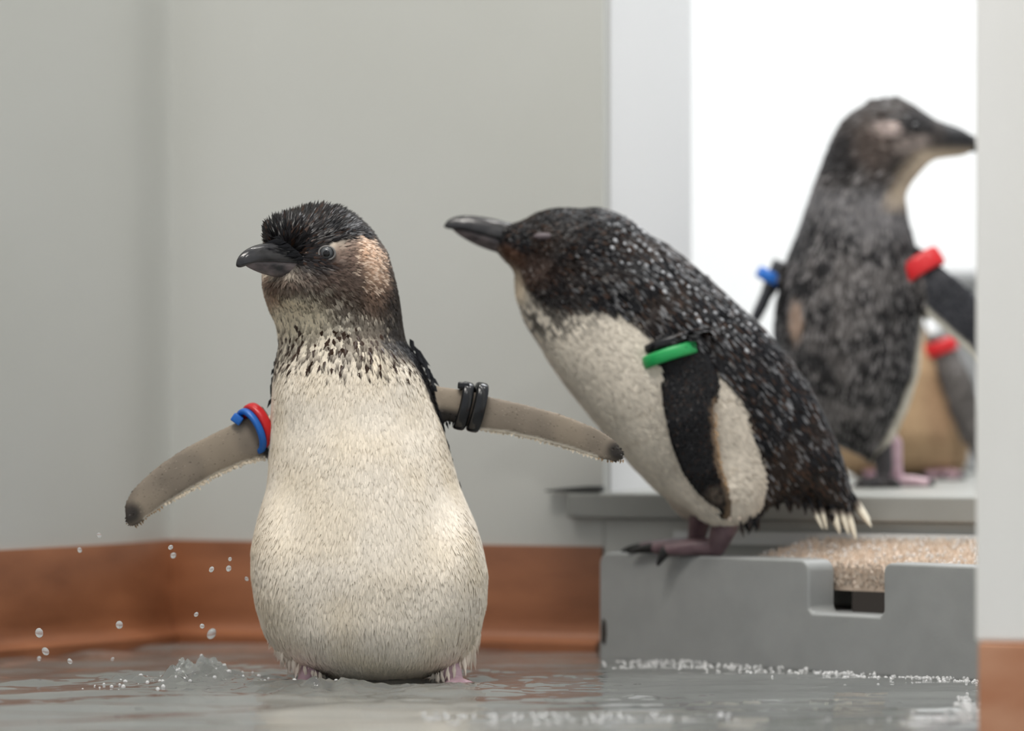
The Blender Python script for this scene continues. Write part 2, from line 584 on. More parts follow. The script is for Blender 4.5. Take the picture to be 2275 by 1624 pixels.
def beads_mesh(P, R, seed=1, sub=1, squash=None):
    bm = bmesh.new()
    bmesh.ops.create_icosphere(bm, subdivisions=sub, radius=1)
    v = np.array([x.co[:] for x in bm.verts]); bm.verts.index_update()
    f = np.array([[y.index for y in x.verts] for x in bm.faces]); bm.free()
    n = len(P)
    R = np.asarray(R)
    if R.ndim == 1: R = np.repeat(R[:, None], 3, 1)
    V = (P[:, None, :] + v[None] * R[:, None, :]).reshape(-1, 3)
    F = (np.arange(n)[:, None, None] * len(v) + f[None]).reshape(-1, 3)
    return V, F


# wet beads on the mat
sel = RNG.choice(9000, 420, replace=False)
Pb = P[sel] + np.array([0, 0, 0.0042]) - np.array(MT.location)[None]
V, F = beads_mesh(Pb, RNG.uniform(.0007, .0016, len(Pb)), sub=2)
o = link('water_beads', np_mesh('water_beads', V, F), M['pale_drop'], MT)
tag(o, kind='stuff')

# grey crate far behind on the right
p0 = px2w(2098, 600, 3.85)
CR = empty('storage_crate', (p0.x + 0.12, 3.91, LZ1))
tag(CR, 'blurred grey box on the raised floor at the right of the back room', 'box')
o = prism('box_body', [(-0.114, -0.055, 0.0002), (0.12, -0.055, 0.0002), (0.12, 0.06, 0.0002), (-0.114, 0.06, 0.0002)], (0, 0, p0.z - LZ1 - 0.014), M['crate'], CR)
bevel(o, 0.004)
o = prism('lid', [(-0.12, -0.06, p0.z - LZ1 - 0.0138), (0.126, -0.06, p0.z - LZ1 - 0.0138), (0.126, 0.066, p0.z - LZ1 - 0.0138), (-0.12, 0.066, p0.z - LZ1 - 0.0138)], (0, 0, 0.0138), M['crate'], CR)
bevel(o, 0.004)

# ------------------------------------------------------------------ implicit modelling kit
def gsmooth(y, sig):
    r = int(sig * 3) + 1
    k = np.exp(-0.5 * (np.arange(-r, r + 1) / sig) ** 2)
    k /= k.sum()
    return np.convolve(np.pad(y, r, mode='edge'), k, mode='valid')


def smin(a, b, k):
    h = np.clip(0.5 + 0.5 * (b - a) / k, 0, 1)
    return b + (a - b) * h - k * h * (1 - h)


class Bird:
    """one animal modelled in its own units: u right, v down, w away; 1 unit = D0/FPX metres"""
    def __init__(s, D0, lo, hi, step):
        s.D0 = D0
        s.k = D0 / FPX
        s.lo = np.array(lo, float)
        s.step = step
        s.U = np.arange(lo[0], hi[0], step, dtype=np.float32)[:, None, None]
        s.V = np.arange(lo[1], hi[1], step, dtype=np.float32)[None, :, None]
        s.Wd = np.arange(lo[2], hi[2], step, dtype=np.float32)[None, None, :]
        s.F = None

    def to_world(s, P):
        P = np.asarray(P, float)
        return np.stack([(P[..., 0] - CX) * s.k, s.D0 + P[..., 2] * s.k, CAMH - (P[..., 1] - CY) * s.k], -1)

    def local(s, P):
        return s.to_world(P) - np.array(s.root.location)

    def add(s, f, k=25.0):
        s.F = f if s.F is None else smin(s.F, f, k)

    def loft(s, A, B, L, R, btab, wtab, sig=9.0, back=None, power=2.0, bsig=None):
        A = np.array(A, float); B = np.array(B, float)
        d = (B - A) / np.linalg.norm(B - A)
        pv = np.array([d[1], -d[0]])
        L = np.array(L, float) - A; R = np.array(R, float) - A
        tl, sl = L @ d, L @ pv
        tr, sr = R @ d, R @ pv
        t0, t1 = max(tl.min(), tr.min()), min(tl.max(), tr.max())
        T = np.arange(t0, t1 + 1, 1.0)
        il, ir = np.argsort(tl), np.argsort(tr)
        yl = gsmooth(np.interp(T, tl[il], sl[il]), sig)
        yr = gsmooth(np.interp(T, tr[ir], sr[ir]), sig)
        sc = (yl + yr) / 2
        a = np.maximum(np.abs(yr - yl) / 2, 3)
        bt = np.array(btab, float); wt = np.array(wtab, float)
        bs = bsig or sig
        b = np.maximum(gsmooth(np.interp(T, bt[:, 0], bt[:, 1]), bs), 2)
        wc = gsmooth(np.interp(T, wt[:, 0], wt[:, 1]), bs)
        bb = b if back is None else np.maximum(gsmooth(np.interp(T, np.array(back)[:, 0], np.array(back)[:, 1]), sig), 2)
        t = (s.U - A[0]) * d[0] + (s.V - A[1]) * d[1]
        q = (s.U - A[0]) * pv[0] + (s.V - A[1]) * pv[1]
        I = lambda y: np.interp(t.ravel(), T, y).reshape(t.shape).astype(np.float32)
        A_, B_, BB_, SC_, WC_ = I(a), I(b), I(bb), I(sc), I(wc)
        dw = s.Wd - WC_
        e2 = np.where(dw < 0, dw / B_, dw / BB_)
        if power == 2.0:
            f = np.sqrt(((q - SC_) / A_) ** 2 + e2 ** 2)
        else:
            f = (np.abs((q - SC_) / A_) ** power + np.abs(e2) ** power) ** (1 / power)
        f = (f - 1) * np.minimum(A_, B_)
        out = np.maximum(t0 - t, t - t1)
        return np.where(out > 0, np.sqrt(np.maximum(f, 0) ** 2 + out ** 2), np.maximum(f, out)).astype(np.float32)

    def ellipsoid(s, c, r, rot=0.0):
        du, dv, dw = s.U - c[0], s.V - c[1], s.Wd - c[2]
        ca, sa = math.cos(rot), math.sin(rot)
        x = (du * ca + dv * sa) / r[0]
        y = (-du * sa + dv * ca) / r[1]
        return (np.sqrt(x ** 2 + y ** 2 + (dw / r[2]) ** 2) - 1) * min(r)

    def surf_w(s, u, v):
        i = int(round((u - s.lo[0]) / s.step)); j = int(round((v - s.lo[1]) / s.step))
        col = s.F[i, j, :]
        k = np.argmax(col < 0)
        if not (col < 0).any(): return 0.0
        t = col[k - 1] / (col[k - 1] - col[k])
        return s.lo[2] + (k - 1 + t) * s.step

    def mesh(s, smooth=3):
        V, F = surface_nets(s.F, s.lo, s.step, smooth)
        s.V3, s.F3 = V, F
        s.N3 = vert_normals(V, F)
        return V, F


def surface_nets(F, lo, step, smooth=2):
    ins = F < 0
    nx, ny, nz = F.shape
    cnt = np.zeros((nx - 1, ny - 1, nz - 1), np.int8)
    for a in (0, 1):
        for b in (0, 1):
            for c in (0, 1):
                cnt += ins[a:nx - 1 + a, b:ny - 1 + b, c:nz - 1 + c]
    mix_ = (cnt > 0) & (cnt < 8)
    ijk = np.argwhere(mix_)
    idx = -np.ones(mix_.shape, np.int32)
    idx[mix_] = np.arange(len(ijk))
    acc = np.zeros((len(ijk), 3)); num = np.zeros(len(ijk))
    cs = [(a, b, c) for a in (0, 1) for b in (0, 1) for c in (0, 1)]
    vals = {q: F[ijk[:, 0] + q[0], ijk[:, 1] + q[1], ijk[:, 2] + q[2]] for q in cs}
    for q in cs:
        for ax in range(3):
            if q[ax] == 0:
                r = list(q); r[ax] = 1; r = tuple(r)
                va, vb = vals[q], vals[r]
                m = (va < 0) != (vb < 0)
                t = np.where(m, va / np.where(m, va - vb, 1), 0)
                p = np.tile(np.array(q, float), (len(ijk), 1))
                p[:, ax] += t
                acc[m] += p[m]; num[m] += 1
    V = (ijk + acc / num[:, None]) * step + lo
    quads = []
    for ax in range(3):
        o1, o2 = [(1, 2), (2, 0), (0, 1)][ax]
        sl0 = [slice(None)] * 3; sl1 = [slice(None)] * 3
        sl0[ax] = slice(0, -1); sl1[ax] = slice(1, None)
        A_, B_ = ins[tuple(sl0)], ins[tuple(sl1)]
        e = np.argwhere(A_ != B_)
        ok = (e[:, o1] > 0) & (e[:, o2] > 0) & (e[:, o1] < F.shape[o1] - 1) & (e[:, o2] < F.shape[o2] - 1)
        e = e[ok]
        d1 = np.zeros(3, int); d1[o1] = 1
        d2 = np.zeros(3, int); d2[o2] = 1
        g = lambda x: idx[x[:, 0], x[:, 1], x[:, 2]]
        q = np.stack([g(e - d1 - d2), g(e - d2), g(e), g(e - d1)], 1)
        fl = A_[e[:, 0], e[:, 1], e[:, 2]]
        q[~fl] = q[~fl][:, ::-1]
        quads.append(q)
    Q = np.concatenate(quads)
    Q = Q[(Q >= 0).all(1)]
    E = np.concatenate([Q[:, [0, 1]], Q[:, [1, 2]], Q[:, [2, 3]], Q[:, [3, 0]]])
    for it in range(smooth):
        sm = np.zeros_like(V)
        deg = np.bincount(E[:, 0], minlength=len(V)) + np.bincount(E[:, 1], minlength=len(V))
        for c in range(3):
            sm[:, c] = np.bincount(E[:, 0], V[E[:, 1], c], len(V)) + np.bincount(E[:, 1], V[E[:, 0], c], len(V))
        V = V * 0.5 + 0.5 * sm / np.maximum(deg, 1)[:, None]
    return V, Q


def vert_normals(V, F):
    n = np.cross(V[F[:, 2]] - V[F[:, 0]], V[F[:, 3]] - V[F[:, 1]])
    N = np.zeros_like(V)
    for k in range(4):
        for c in range(3):
            N[:, c] += np.bincount(F[:, k], n[:, c], len(V))
    return N / np.maximum(np.linalg.norm(N, axis=1, keepdims=True), 1e-9)


def mixc(c, col, m):
    return c * (1 - m[:, None]) + np.asarray(col) * m[:, None]


def blob(P, cx, cy, rx, ry, rot=0.0, soft=0.5):
    ca, sa = math.cos(rot), math.sin(rot)
    x = ((P[:, 0] - cx) * ca + (P[:, 1] - cy) * sa) / rx
    y = (-(P[:, 0] - cx) * sa + (P[:, 1] - cy) * ca) / ry
    return 1 - sstep(np.sqrt(x * x + y * y), 1 - soft, 1 + soft)


def curve(P, pts, by='v'):
    pts = np.array(pts, float)
    return np.interp(P[:, 1] if by == 'v' else P[:, 0], pts[:, 0], pts[:, 1])


def sample_surface(bird, n, dens):
    V, F = bird.V3, bird.F3
    a, b, c, d = (V[F[:, i]] for i in range(4))
    ar = np.linalg.norm(np.cross(c - a, d - b), axis=1) / 2
    cen = (a + b + c + d) / 4
    ar = ar * dens(cen)
    cdf = np.cumsum(ar); cdf /= cdf[-1]
    f = np.searchsorted(cdf, RNG.random(n))
    r, t = RNG.random((n, 1)), RNG.random((n, 1))
    bl = lambda X: (X[F[f, 0]] * (1 - r) * (1 - t) + X[F[f, 1]] * r * (1 - t) + X[F[f, 2]] * r * t + X[F[f, 3]] * (1 - r) * t)
    P = bl(V); N = bl(bird.N3)
    N /= np.linalg.norm(N, axis=1, keepdims=True)
    return P, N


def coat(bird, n, dens, flow, spec, colour, name='feathers', jitter=0.12):
    P, N = sample_surface(bird, n, dens)
    d = flow(P, N)
    d = d + RNG.normal(0, jitter, d.shape)
    d -= N * (d * N).sum(1, keepdims=True)
    d /= np.maximum(np.linalg.norm(d, axis=1, keepdims=True), 1e-6)
    L, W, lift, c0, c1 = spec(P, N, colour(P, N))
    V, F, Cc, NN = blade_mesh(name, P, d, N, L, W, c0, c1, lift)
    nw = np.stack([NN[:, 0], NN[:, 2], -NN[:, 1]], 1)
    me = np_mesh(name, bird.local(V), F, col=np.clip(Cc, 0, 1), normals=nw)
    o = link(name, me, M['feather'], bird.root)
    return tag(o, kind='stuff')


def sweep_part(bird, chains, step, smooth=2, squash=None):
    """sphere sweeps (u,v,w,r) joined into one smooth mesh, bird units"""
    pts = []
    for ch in chains:
        ch = np.array(ch, float)
        for i in range(len(ch) - 1):
            m = max(int(np.linalg.norm(ch[i + 1, :3] - ch[i, :3]) / 2.0), 2)
            for t in np.linspace(0, 1, m, endpoint=False):
                pts.append(ch[i] * (1 - t) + ch[i + 1] * t)
        pts.append(ch[-1])
    pts = np.array(pts)
    lo = (pts[:, :3] - pts[:, 3:]).min(0) - 3 * step
    hi = (pts[:, :3] + pts[:, 3:]).max(0) + 3 * step
    ax = [np.arange(lo[i], hi[i], step, dtype=np.float32) for i in range(3)]
    F = np.full((len(ax[0]), len(ax[1]), len(ax[2])), 1e3, np.float32)
    for p in pts:
        sl = []
        for i in range(3):
            a_ = max(int((p[i] - p[3] - 3 * step - lo[i]) / step), 0)
            b_ = int((p[i] + p[3] + 3 * step - lo[i]) / step) + 2
            sl.append(slice(a_, b_))
        x = ax[0][sl[0]][:, None, None]; y = ax[1][sl[1]][None, :, None]; z = ax[2][sl[2]][None, None, :]
        f = np.sqrt((x - p[0]) ** 2 + (y - p[1]) ** 2 + (z - p[2]) ** 2) - p[3]
        F[tuple(sl)] = smin(F[tuple(sl)], f, step * 1.5)
    return surface_nets(F, lo, step, smooth)


def part(bird, name, V, F, mat, parent=None, label=None, col=None):
    o = link(name, np_mesh(name, bird.local(V), F, col=col), mat, parent or bird.root)
    if label: o['label'] = label
    return o


def grid_faces(nr, nc, closed=True):
    f = []
    for i in range(nr - 1):
        for j in range(nc if closed else nc - 1):
            f.append((i * nc + j, i * nc + (j + 1) % nc, (i + 1) * nc + (j + 1) % nc, (i + 1) * nc + j))
    return f


def beak(bird, base, tip, up, hu, hl, wd, hook, lab_u='dark hooked upper bill', lab_l='greyish lower bill', matl=None, low_len=0.9, inset=0.25):
    base = np.array(base, float); tip = np.array(tip, float)
    f = tip - base; Ln = np.linalg.norm(f); f /= Ln
    up = np.array(up, float); up -= f * (up @ f); up /= np.linalg.norm(up)
    sd = np.cross(f, up)
    K, NC = 22, 20
    for part_i in (0, 1):
        V = []
        length = 1.0 if part_i == 0 else low_len
        for i in range(K):
            s_ = -inset + (1 + inset) * (1 - (1 - i / (K - 1)) ** 1.5)
            q = min(max(s_, 0), 1)
            end = math.sqrt(max(1 - (q ** 9), 0.0)) if part_i == 0 else math.sqrt(max(1 - q ** 3.5, 0.0))
            w_ = wd * (1 - 0.45 * q) * end + 0.3
            if part_i == 0:
                h_ = hu * (1.0 - 0.36 * q + 0.10 * math.sin(q * 3.1)) * end + 0.3
                lo_ = -1.5 - hook * 0.9 * sstep(np.array(q), 0.72, 1.0) * end
            else:
                h_ = hl * (0.75 + 0.35 * math.sin(q * 2.6)) * (1 - 0.35 * q) * end + 0.3
            off = -hook * q ** 3.2
            c = base + f * Ln * s_ * length + up * (off if part_i == 0 else off * 0.55)
            for j in range(NC):
                th = 2 * math.pi * j / NC
                x = math.cos(th); y = math.sin(th)
                if part_i == 0:
                    yy = (abs(y) ** 0.85) * h_ if y >= 0 else lo_ * abs(y)
                    xx = x * w_ * (1 - 0.25 * max(y, 0))
                else:
                    yy = -(abs(y) ** 0.9) * h_ if y < 0 else 1.0 * y
                    xx = x * w_ * 0.94 * (1 - 0.2 * max(-y, 0))
                V.append(c + sd * xx + up * yy)
        V = np.array(V)
        part(bird, 'upper_bill' if part_i == 0 else 'lower_bill', V, np.array(grid_faces(K, NC)), M['beak'] if part_i == 0 else (matl or M['beak_low']),
             label=lab_u if part_i == 0 else lab_l)


def uv_sphere(c, r, axis=None, nr=14, nc=22, flat=1.0):
    ax = np.array(axis if axis is not None else (0, 0, -1), float); ax /= np.linalg.norm(ax)
    t1 = np.cross(ax, (0, 1, 0.1)); t1 /= np.linalg.norm(t1); t2 = np.cross(ax, t1)
    V = []
    for i in range(nr):
        ph = math.pi * (i + 0.02) / (nr - 0.96)
        for j in range(nc):
            th = 2 * math.pi * j / nc
            V.append(np.array(c) + ax * math.cos(ph) * r * flat + (t1 * math.cos(th) + t2 * math.sin(th)) * math.sin(ph) * r)
    return np.array(V), np.array(grid_faces(nr, nc))


def torus(c, axis, R, r, squash=1.0, long_axis=None, n=40, m=12, wide=1.0):
    """ring about `axis`; long_axis direction has radius R, the other R*squash; tube r (wide along the axis)"""
    ax = np.array(axis, float); ax /= np.linalg.norm(ax)
    la = np.array(long_axis if long_axis is not None else (0, 1, 0.01), float)
    la -= ax * (la @ ax); la /= np.linalg.norm(la)
    sb = np.cross(ax, la)
    V = []
    for i in range(n):
        t = 2 * math.pi * i / n
        p = la * math.cos(t) * R + sb * math.sin(t) * R * squash
        nr = la * math.cos(t) * squash + sb * math.sin(t); nr /= np.linalg.norm(nr)
        for j in range(m):
            q = 2 * math.pi * j / m
            cx_, cy_ = math.cos(q), math.sin(q)
            e = 0.6
            V.append(np.array(c) + p + nr * r * math.copysign(abs(cx_) ** e, cx_) + ax * r * wide * math.copysign(abs(cy_) ** e, cy_))
    F = [(i * m + j, ((i + 1) % n) * m + j, ((i + 1) % n) * m + (j + 1) % m, i * m + (j + 1) % m) for i in range(n) for j in range(m)]
    return np.array(V), np.array(F)


def box_px(c, ax, la, h):
    """small block, half sizes h along (ax, la, cross)"""
    ax = np.array(ax, float); ax /= np.linalg.norm(ax)
    la = np.array(la, float); la -= ax * (la @ ax); la /= np.linalg.norm(la)
    sb = np.cross(ax, la)
    V = [np.array(c) + ax * h[0] * i + la * h[1] * j + sb * h[2] * k for i in (-1, 1) for j in (-1, 1) for k in (-1, 1)]
    F = [(0, 1, 3, 2), (4, 6, 7, 5), (0, 4, 5, 1), (2, 3, 7, 6), (0, 2, 6, 4), (1, 5, 7, 3)]
    return np.array(V), np.array(F)


def block(bird, name, c, ax, la, h, mat, parent, bv=1.2):
    V, F = box_px(c, ax, la, h)
    o = link(name, np_mesh(name, bird.local(V), F, smooth=False), mat, parent)
    bevel(o, bv * bird.k, 2)
    return o


def band(bird, c, axis, R, r, squash, la, mat, label, wide=1.0):
    V, F = torus(c, axis, R, r, squash, la, wide=wide)
    return part(bird, 'flipper_band', V, F, mat, label=label)


def cone_claw(bird, parent, a, b, r, droop=4):
    """curved tapering claw from a to b"""
    a = np.array(a, float); b = np.array(b, float)
    mid = (a + b) / 2 + np.array([0, -droop, 0])
    ch = []
    for t in np.linspace(0, 1, 5):
        p = (1 - t) ** 2 * a + 2 * t * (1 - t) * mid + t * t * b
        ch.append((*p, r * (1 - 0.8 * t)))
    V, F = sweep_part(bird, [ch], max(r / 3.2, 0.9), 1)
    return part(bird, 'claw', V, F, M['claw'], parent, 'black curved claw')


def foot(bird, leg, heel, toes, mat, r_leg, r_toe, label, claw_len=28, step=2.6, webs=True):
    drops = [t[3] if len(t) > 3 else 0 for t in toes]
    toes = [t[:3] for t in toes]
    chains = [leg + [heel]]
    for t in toes:
        m = [(heel[i] + t[i]) / 2 for i in range(3)]
        chains.append([heel, (m[0], m[1] - 2, m[2], r_toe * 1.1), (*t, r_toe * 0.85)])
    if webs:
        for i in range(len(toes) - 1):
            for k in (0.35, 0.55, 0.72):
                p = [heel[q] * (1 - k) + toes[i][q] * k for q in range(3)]
                r = [heel[q] * (1 - k) + toes[i + 1][q] * k for q in range(3)]
                chains.append([(*p, r_toe * 0.5), (*r, r_toe * 0.5)])
    V, F = sweep_part(bird, chains, step, 2)
    o = part(bird, 'foot', V, F, mat, label=label)
    for t, dp in zip(toes, drops):
        d = np.array(t, float) - np.array(heel[:3], float); d /= np.linalg.norm(d)
        a_ = np.array(t) + d * r_toe * 0.2
        cone_claw(bird, o, a_, a_ + d * claw_len * (0.35 if dp else 1) + np.array([0, r_toe * 0.5 + dp, -dp * 0.4]), r_toe * 0.78)
    return o


BLACK = lin(20, 20, 23); BROWNBLK = lin(48, 38, 32); SLATE = lin(64, 66, 70); GREYF = lin(128, 128, 130)
CREAM = lin(248, 238, 222); CREAMD = lin(242, 228, 204); WHITEF = lin(240, 236, 226)

# ================================================================== penguin 1: wet, facing the camera, flippers spread
b1 = Bird(3.0, (256, 440, -300), (1404, 1536, 290), 4.6)
L1 = [(700, 474), (655, 480), (620, 494), (603, 510), (593, 534), (588, 560), (586, 600), (586, 640), (597, 680), (612, 715), (620, 760), (614, 800), (608, 840),
      (604, 900), (601, 1000), (595, 1080), (580, 1150), (567, 1210), (565, 1265), (573, 1330), (590, 1400), (622, 1448), (668, 1480), (725, 1502), (815, 1514)]
R1 = [(730, 474), (770, 480), (794, 494), (816, 510), (838, 534), (857, 560), (869, 600), (879, 640), (886, 680), (892, 720), (900, 758), (924, 790), (943, 830),
      (960, 880), (980, 940), (1000, 1010), (1020, 1080), (1043, 1150), (1062, 1210), (1078, 1265), (1079, 1330), (1066, 1400), (1046, 1445), (1015, 1480), (960, 1502), (860, 1514)]
vb = lambda tab: [(v - 462, q) for v, q in tab]
f = b1.loft((815, 462), (815, 1520), L1, R1,
            vb([(462, 30), (480, 90), (505, 125), (560, 150), (620, 150), (680, 135), (740, 122), (800, 130), (900, 165), (1000, 188), (1100, 205), (1200, 222), (1280, 232), (1380, 224), (1430, 205), (1470, 170), (1495, 115), (1514, 20)]),
            vb([(462, 0), (600, -8), (740, 20), (850, 10), (1000, 0), (1280, -8), (1514, -10)]),
            back=vb([(462, 30), (480, 90), (505, 120), (620, 140), (740, 130), (900, 150), (1100, 165), (1280, 175), (1440, 160), (1514, 30)]), bsig=24)
b1.add(f)
# chest fullness and flank rolls
b1.add(b1.ellipsoid((775, 850, -92), (110, 70, 50)), 60)
b1.add(b1.ellipsoid((1000, 1290, -70), (64, 150, 125), 0.06), 40)
b1.add(b1.ellipsoid((640, 1270, -70), (66, 150, 120), -0.05), 40)
b1.add(b1.ellipsoid((665, 632, -92), (66, 42, 62)), 30)      # chin
b1.add(b1.ellipsoid((648, 535, -110), (52, 40, 42)), 28)     # forehead over the bill
b1.add(b1.ellipsoid((745, 590, -118), (62, 62, 40)), 30)     # cheek
# flippers
LA = [(640, 880), (600, 888), (575, 905), (545, 930), (520, 940), (470, 964), (410, 995), (350, 1035), (300, 1081), (277, 1118), (274, 1150), (283, 1164)]
LB = [(640, 1000), (604, 1012), (590, 1017), (540, 1030), (480, 1056), (420, 1090), (370, 1121), (330, 1150), (305, 1168), (290, 1169)]
f = b1.loft((640, 945), (276, 1160), LA, LB, [(0, 26), (60, 15), (150, 12), (300, 9), (400, 7), (440, 4)], [(0, 22), (100, 8), (400, -30)], sig=5)
b1.add(f, 14)
RA = [(915, 832), (945, 848), (975, 858), (1020, 864), (1060, 872), (1085, 880), (1160, 896), (1240, 917), (1320, 947), (1358, 970), (1381, 995), (1388, 1012)]
RB = [(915, 930), (955, 932), (1000, 938), (1040, 948), (1065, 957), (1120, 962), (1200, 979), (1270, 999), (1330, 1019), (1362, 1026), (1383, 1023)]
f = b1.loft((905, 880), (1392, 1016), RA, RB, [(0, 28), (60, 16), (150, 12), (300, 10), (440, 7), (490, 4)], [(0, 25), (100, 10), (480, -20)], sig=5)
b1.add(f, 14)
V1, F1 = b1.mesh(2)
b1.root = empty('penguin', tuple(b1.to_world((815, 1536, 0))))
tag(b1.root, 'small penguin facing front with cream belly, spread flippers and a black crown, standing in water', 'penguin')


def arm_mask1(P):
    left = (P[:, 0] < curve(P, [(880, 596), (1000, 596), (1080, 590), (1200, 560)]) + 2) & (P[:, 1] > 870) & (P[:, 1] < 1185)
    right = (P[:, 0] > curve(P, [(840, 952), (880, 966), (940, 985), (1000, 1005), (1060, 1025)])) & (P[:, 1] > 838) & (P[:, 1] < 1045)
    return left, right


def col1(P, N):
    u, v, w_ = P[:, 0], P[:, 1], P[:, 2]
    n1, n2, n3 = noise(P, 9, 1), noise(P, 26, 2), noise(P, 70, 3)
    c = np.tile(CREAM, (len(P), 1)) * (0.93 + 0.1 * n1[:, None])
    c = mixc(c, CREAMD, np.clip(n3 * 1.2 - 0.35, 0, 0.7))
    # neck: white with dark feather tips, denser upwards and to the right
    neck = (1 - sstep(v + (n2 - 0.5) * 60, 760, 815)) * sstep(v, 560, 640)
    dens = 0.30 + 0.5 * sstep(u - 0.35 * (v - 700), 690, 850)
    dens = np.where(v < 690, dens + 0.1, dens)
    spots = sstep(n1 * 0.7 + n2 * 0.3, 0.72 - dens * 0.62, 0.80 - dens * 0.62)
    c = mixc(c, lin(226, 216, 196), neck * 0.6)
    c = mixc(c, lin(70, 58, 50), neck * spots * 0.75)
    # white throat patch
    c = mixc(c, lin(228, 216, 190), blob(P, 655, 692, 75, 50, 0.25) * 0.85)
    # brown under the bill
    c = mixc(c, lin(150, 105, 78), blob(P, 600, 640, 28, 36) * 0.6)
    c = mixc(c, lin(84, 64, 54), blob(P, 640, 628, 48, 20) * 0.85)
    # cheek
    c = mixc(c, lin(98, 82, 74), blob(P, 740, 620, 105, 52, 0.35) * (0.55 + 0.45 * n1))
    c = mixc(c, lin(52, 48, 48), blob(P, 690, 575, 75, 32, 0.3) * 0.9)
    # tan patch behind the eye
    c = mixc(c, lin(120, 96, 84), blob(P, 785, 560, 40, 40) * 0.9)
    tan = blob(P, 829, 584, 37, 74, -0.2, 0.45)
    c = mixc(c, lin(232, 192, 162), tan * (0.8 + 0.2 * n1))
    c = mixc(c, lin(120, 100, 90), blob(P, 768, 614, 44, 38) * 0.7)
    c = mixc(c, lin(40, 38, 40), blob(P, 688, 568, 60, 26, 0.25) * 0.95)
    c = mixc(c, lin(120, 96, 82), blob(P, 838, 655, 40, 40) * 0.75)
    # crown
    line = np.interp(u, [560, 640, 700, 735, 770, 800, 850, 900], [552, 566, 566, 554, 540, 522, 522, 562])
    cr = 1 - sstep(v + (n1 - 0.5) * 26 + (n2 - 0.5) * 34, line - 10, line + 12)
    c = mixc(c, BLACK * 0.8 + BROWNBLK * 0.25 * n2[:, None], cr)
    # nape and right side of the neck
    edge = np.interp(v, [500, 560, 620, 700, 770, 800], [786, 834, 846, 846, 846, 880])
    nape = sstep(u + (n1 - 0.5) * 40, edge - 14, edge + 22) * (1 - sstep(v, 770, 800))
    c = mixc(c, lin(44, 40, 39), nape * 0.92)
    # back
    lim = np.interp(v, [740, 790, 880, 960, 1100, 1250, 1400], [-75, -55, -42, -8, 4, 14, 30])
    bk = sstep(w_ + (n1 - 0.5) * 16, lim - 8, lim + 14) * sstep(v, 738, 765) * (u > 760)
    lim2 = np.interp(v, [780, 900, 1200, 1400], [8, 8, 10, 40])
    bk = np.maximum(bk, sstep(w_ + (n1 - 0.5) * 14, lim2 - 6, lim2 + 14) * sstep(v, 775, 800))
    bk = np.maximum(bk, sstep(w_, 30, 60) * (v < 800))
    l_, r_ = arm_mask1(P)
    arm = l_ | r_
    bk = np.where(arm, 0, bk)
    c = mixc(c, BLACK, bk)
    # dark fringe under the belly by the feet
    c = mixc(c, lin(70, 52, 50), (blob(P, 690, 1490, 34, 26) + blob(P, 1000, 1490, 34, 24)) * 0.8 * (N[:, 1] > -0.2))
    # flippers: grey brown underside, dark tip, pale trailing edge
    fl = lin(128, 118, 106) * (0.86 + 0.28 * n2[:, None])
    fl = mixc(fl, lin(150, 138, 122), sstep(n3, 0.4, 0.8) * 0.6)
    fl = mixc(fl, lin(34, 32, 32), np.clip(blob(P, 292, 1140, 26, 24) + blob(P, 1372, 1002, 24, 22, 0.6), 0, 1) * 0.92)
    fl = mixc(fl, lin(84, 76, 70), blob(P, 278, 1110, 20, 60, 0.4) * 0.5)
    tl = np.interp(u, [300, 330, 370, 420, 480, 540, 590], [1168, 1150, 1121, 1090, 1056, 1030, 1017])
    tr = np.interp(u, [1065, 1120, 1200, 1270, 1330, 1362], [957, 962, 979, 999, 1019, 1026])
    te = np.where(u < 600, tl, tr)
    fl = mixc(fl, lin(236, 228, 214), sstep(v, te - 9, te - 3) * np.where(u < 600, u > 320, u < 1330))
    fl = mixc(fl, lin(30, 29, 30), (blob(P, 990, 930, 62, 22, 0.12) * (u > 940) + blob(P, 600, 1000, 22, 26)) * 0.95)
    fl = mixc(fl, BLACK, sstep(N[:, 2], 0.15, 0.45))
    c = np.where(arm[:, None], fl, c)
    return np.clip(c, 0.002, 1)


def flow1(P, N):
    bk = np.array([640, 570, -150.])
    d = P - bk
    d /= np.linalg.norm(d, axis=1, keepdims=True)
    t = sstep(P[:, 1], 600, 760)[:, None]
    down = np.stack([(P[:, 0] - 815) * 0.0006, np.ones(len(P)), np.zeros(len(P))], 1)
    d = d * (1 - t) + down * t
    l_, r_ = arm_mask1(P)
    d = np.where(l_[:, None], np.array([-0.8, 0.55, 0]), d)
    d = np.where(r_[:, None], np.array([0.95, 0.3, 0]), d)
    return d


def eye_zone(P, cu, cv, r):
    return np.hypot(P[:, 0] - cu, P[:, 1] - cv) < r


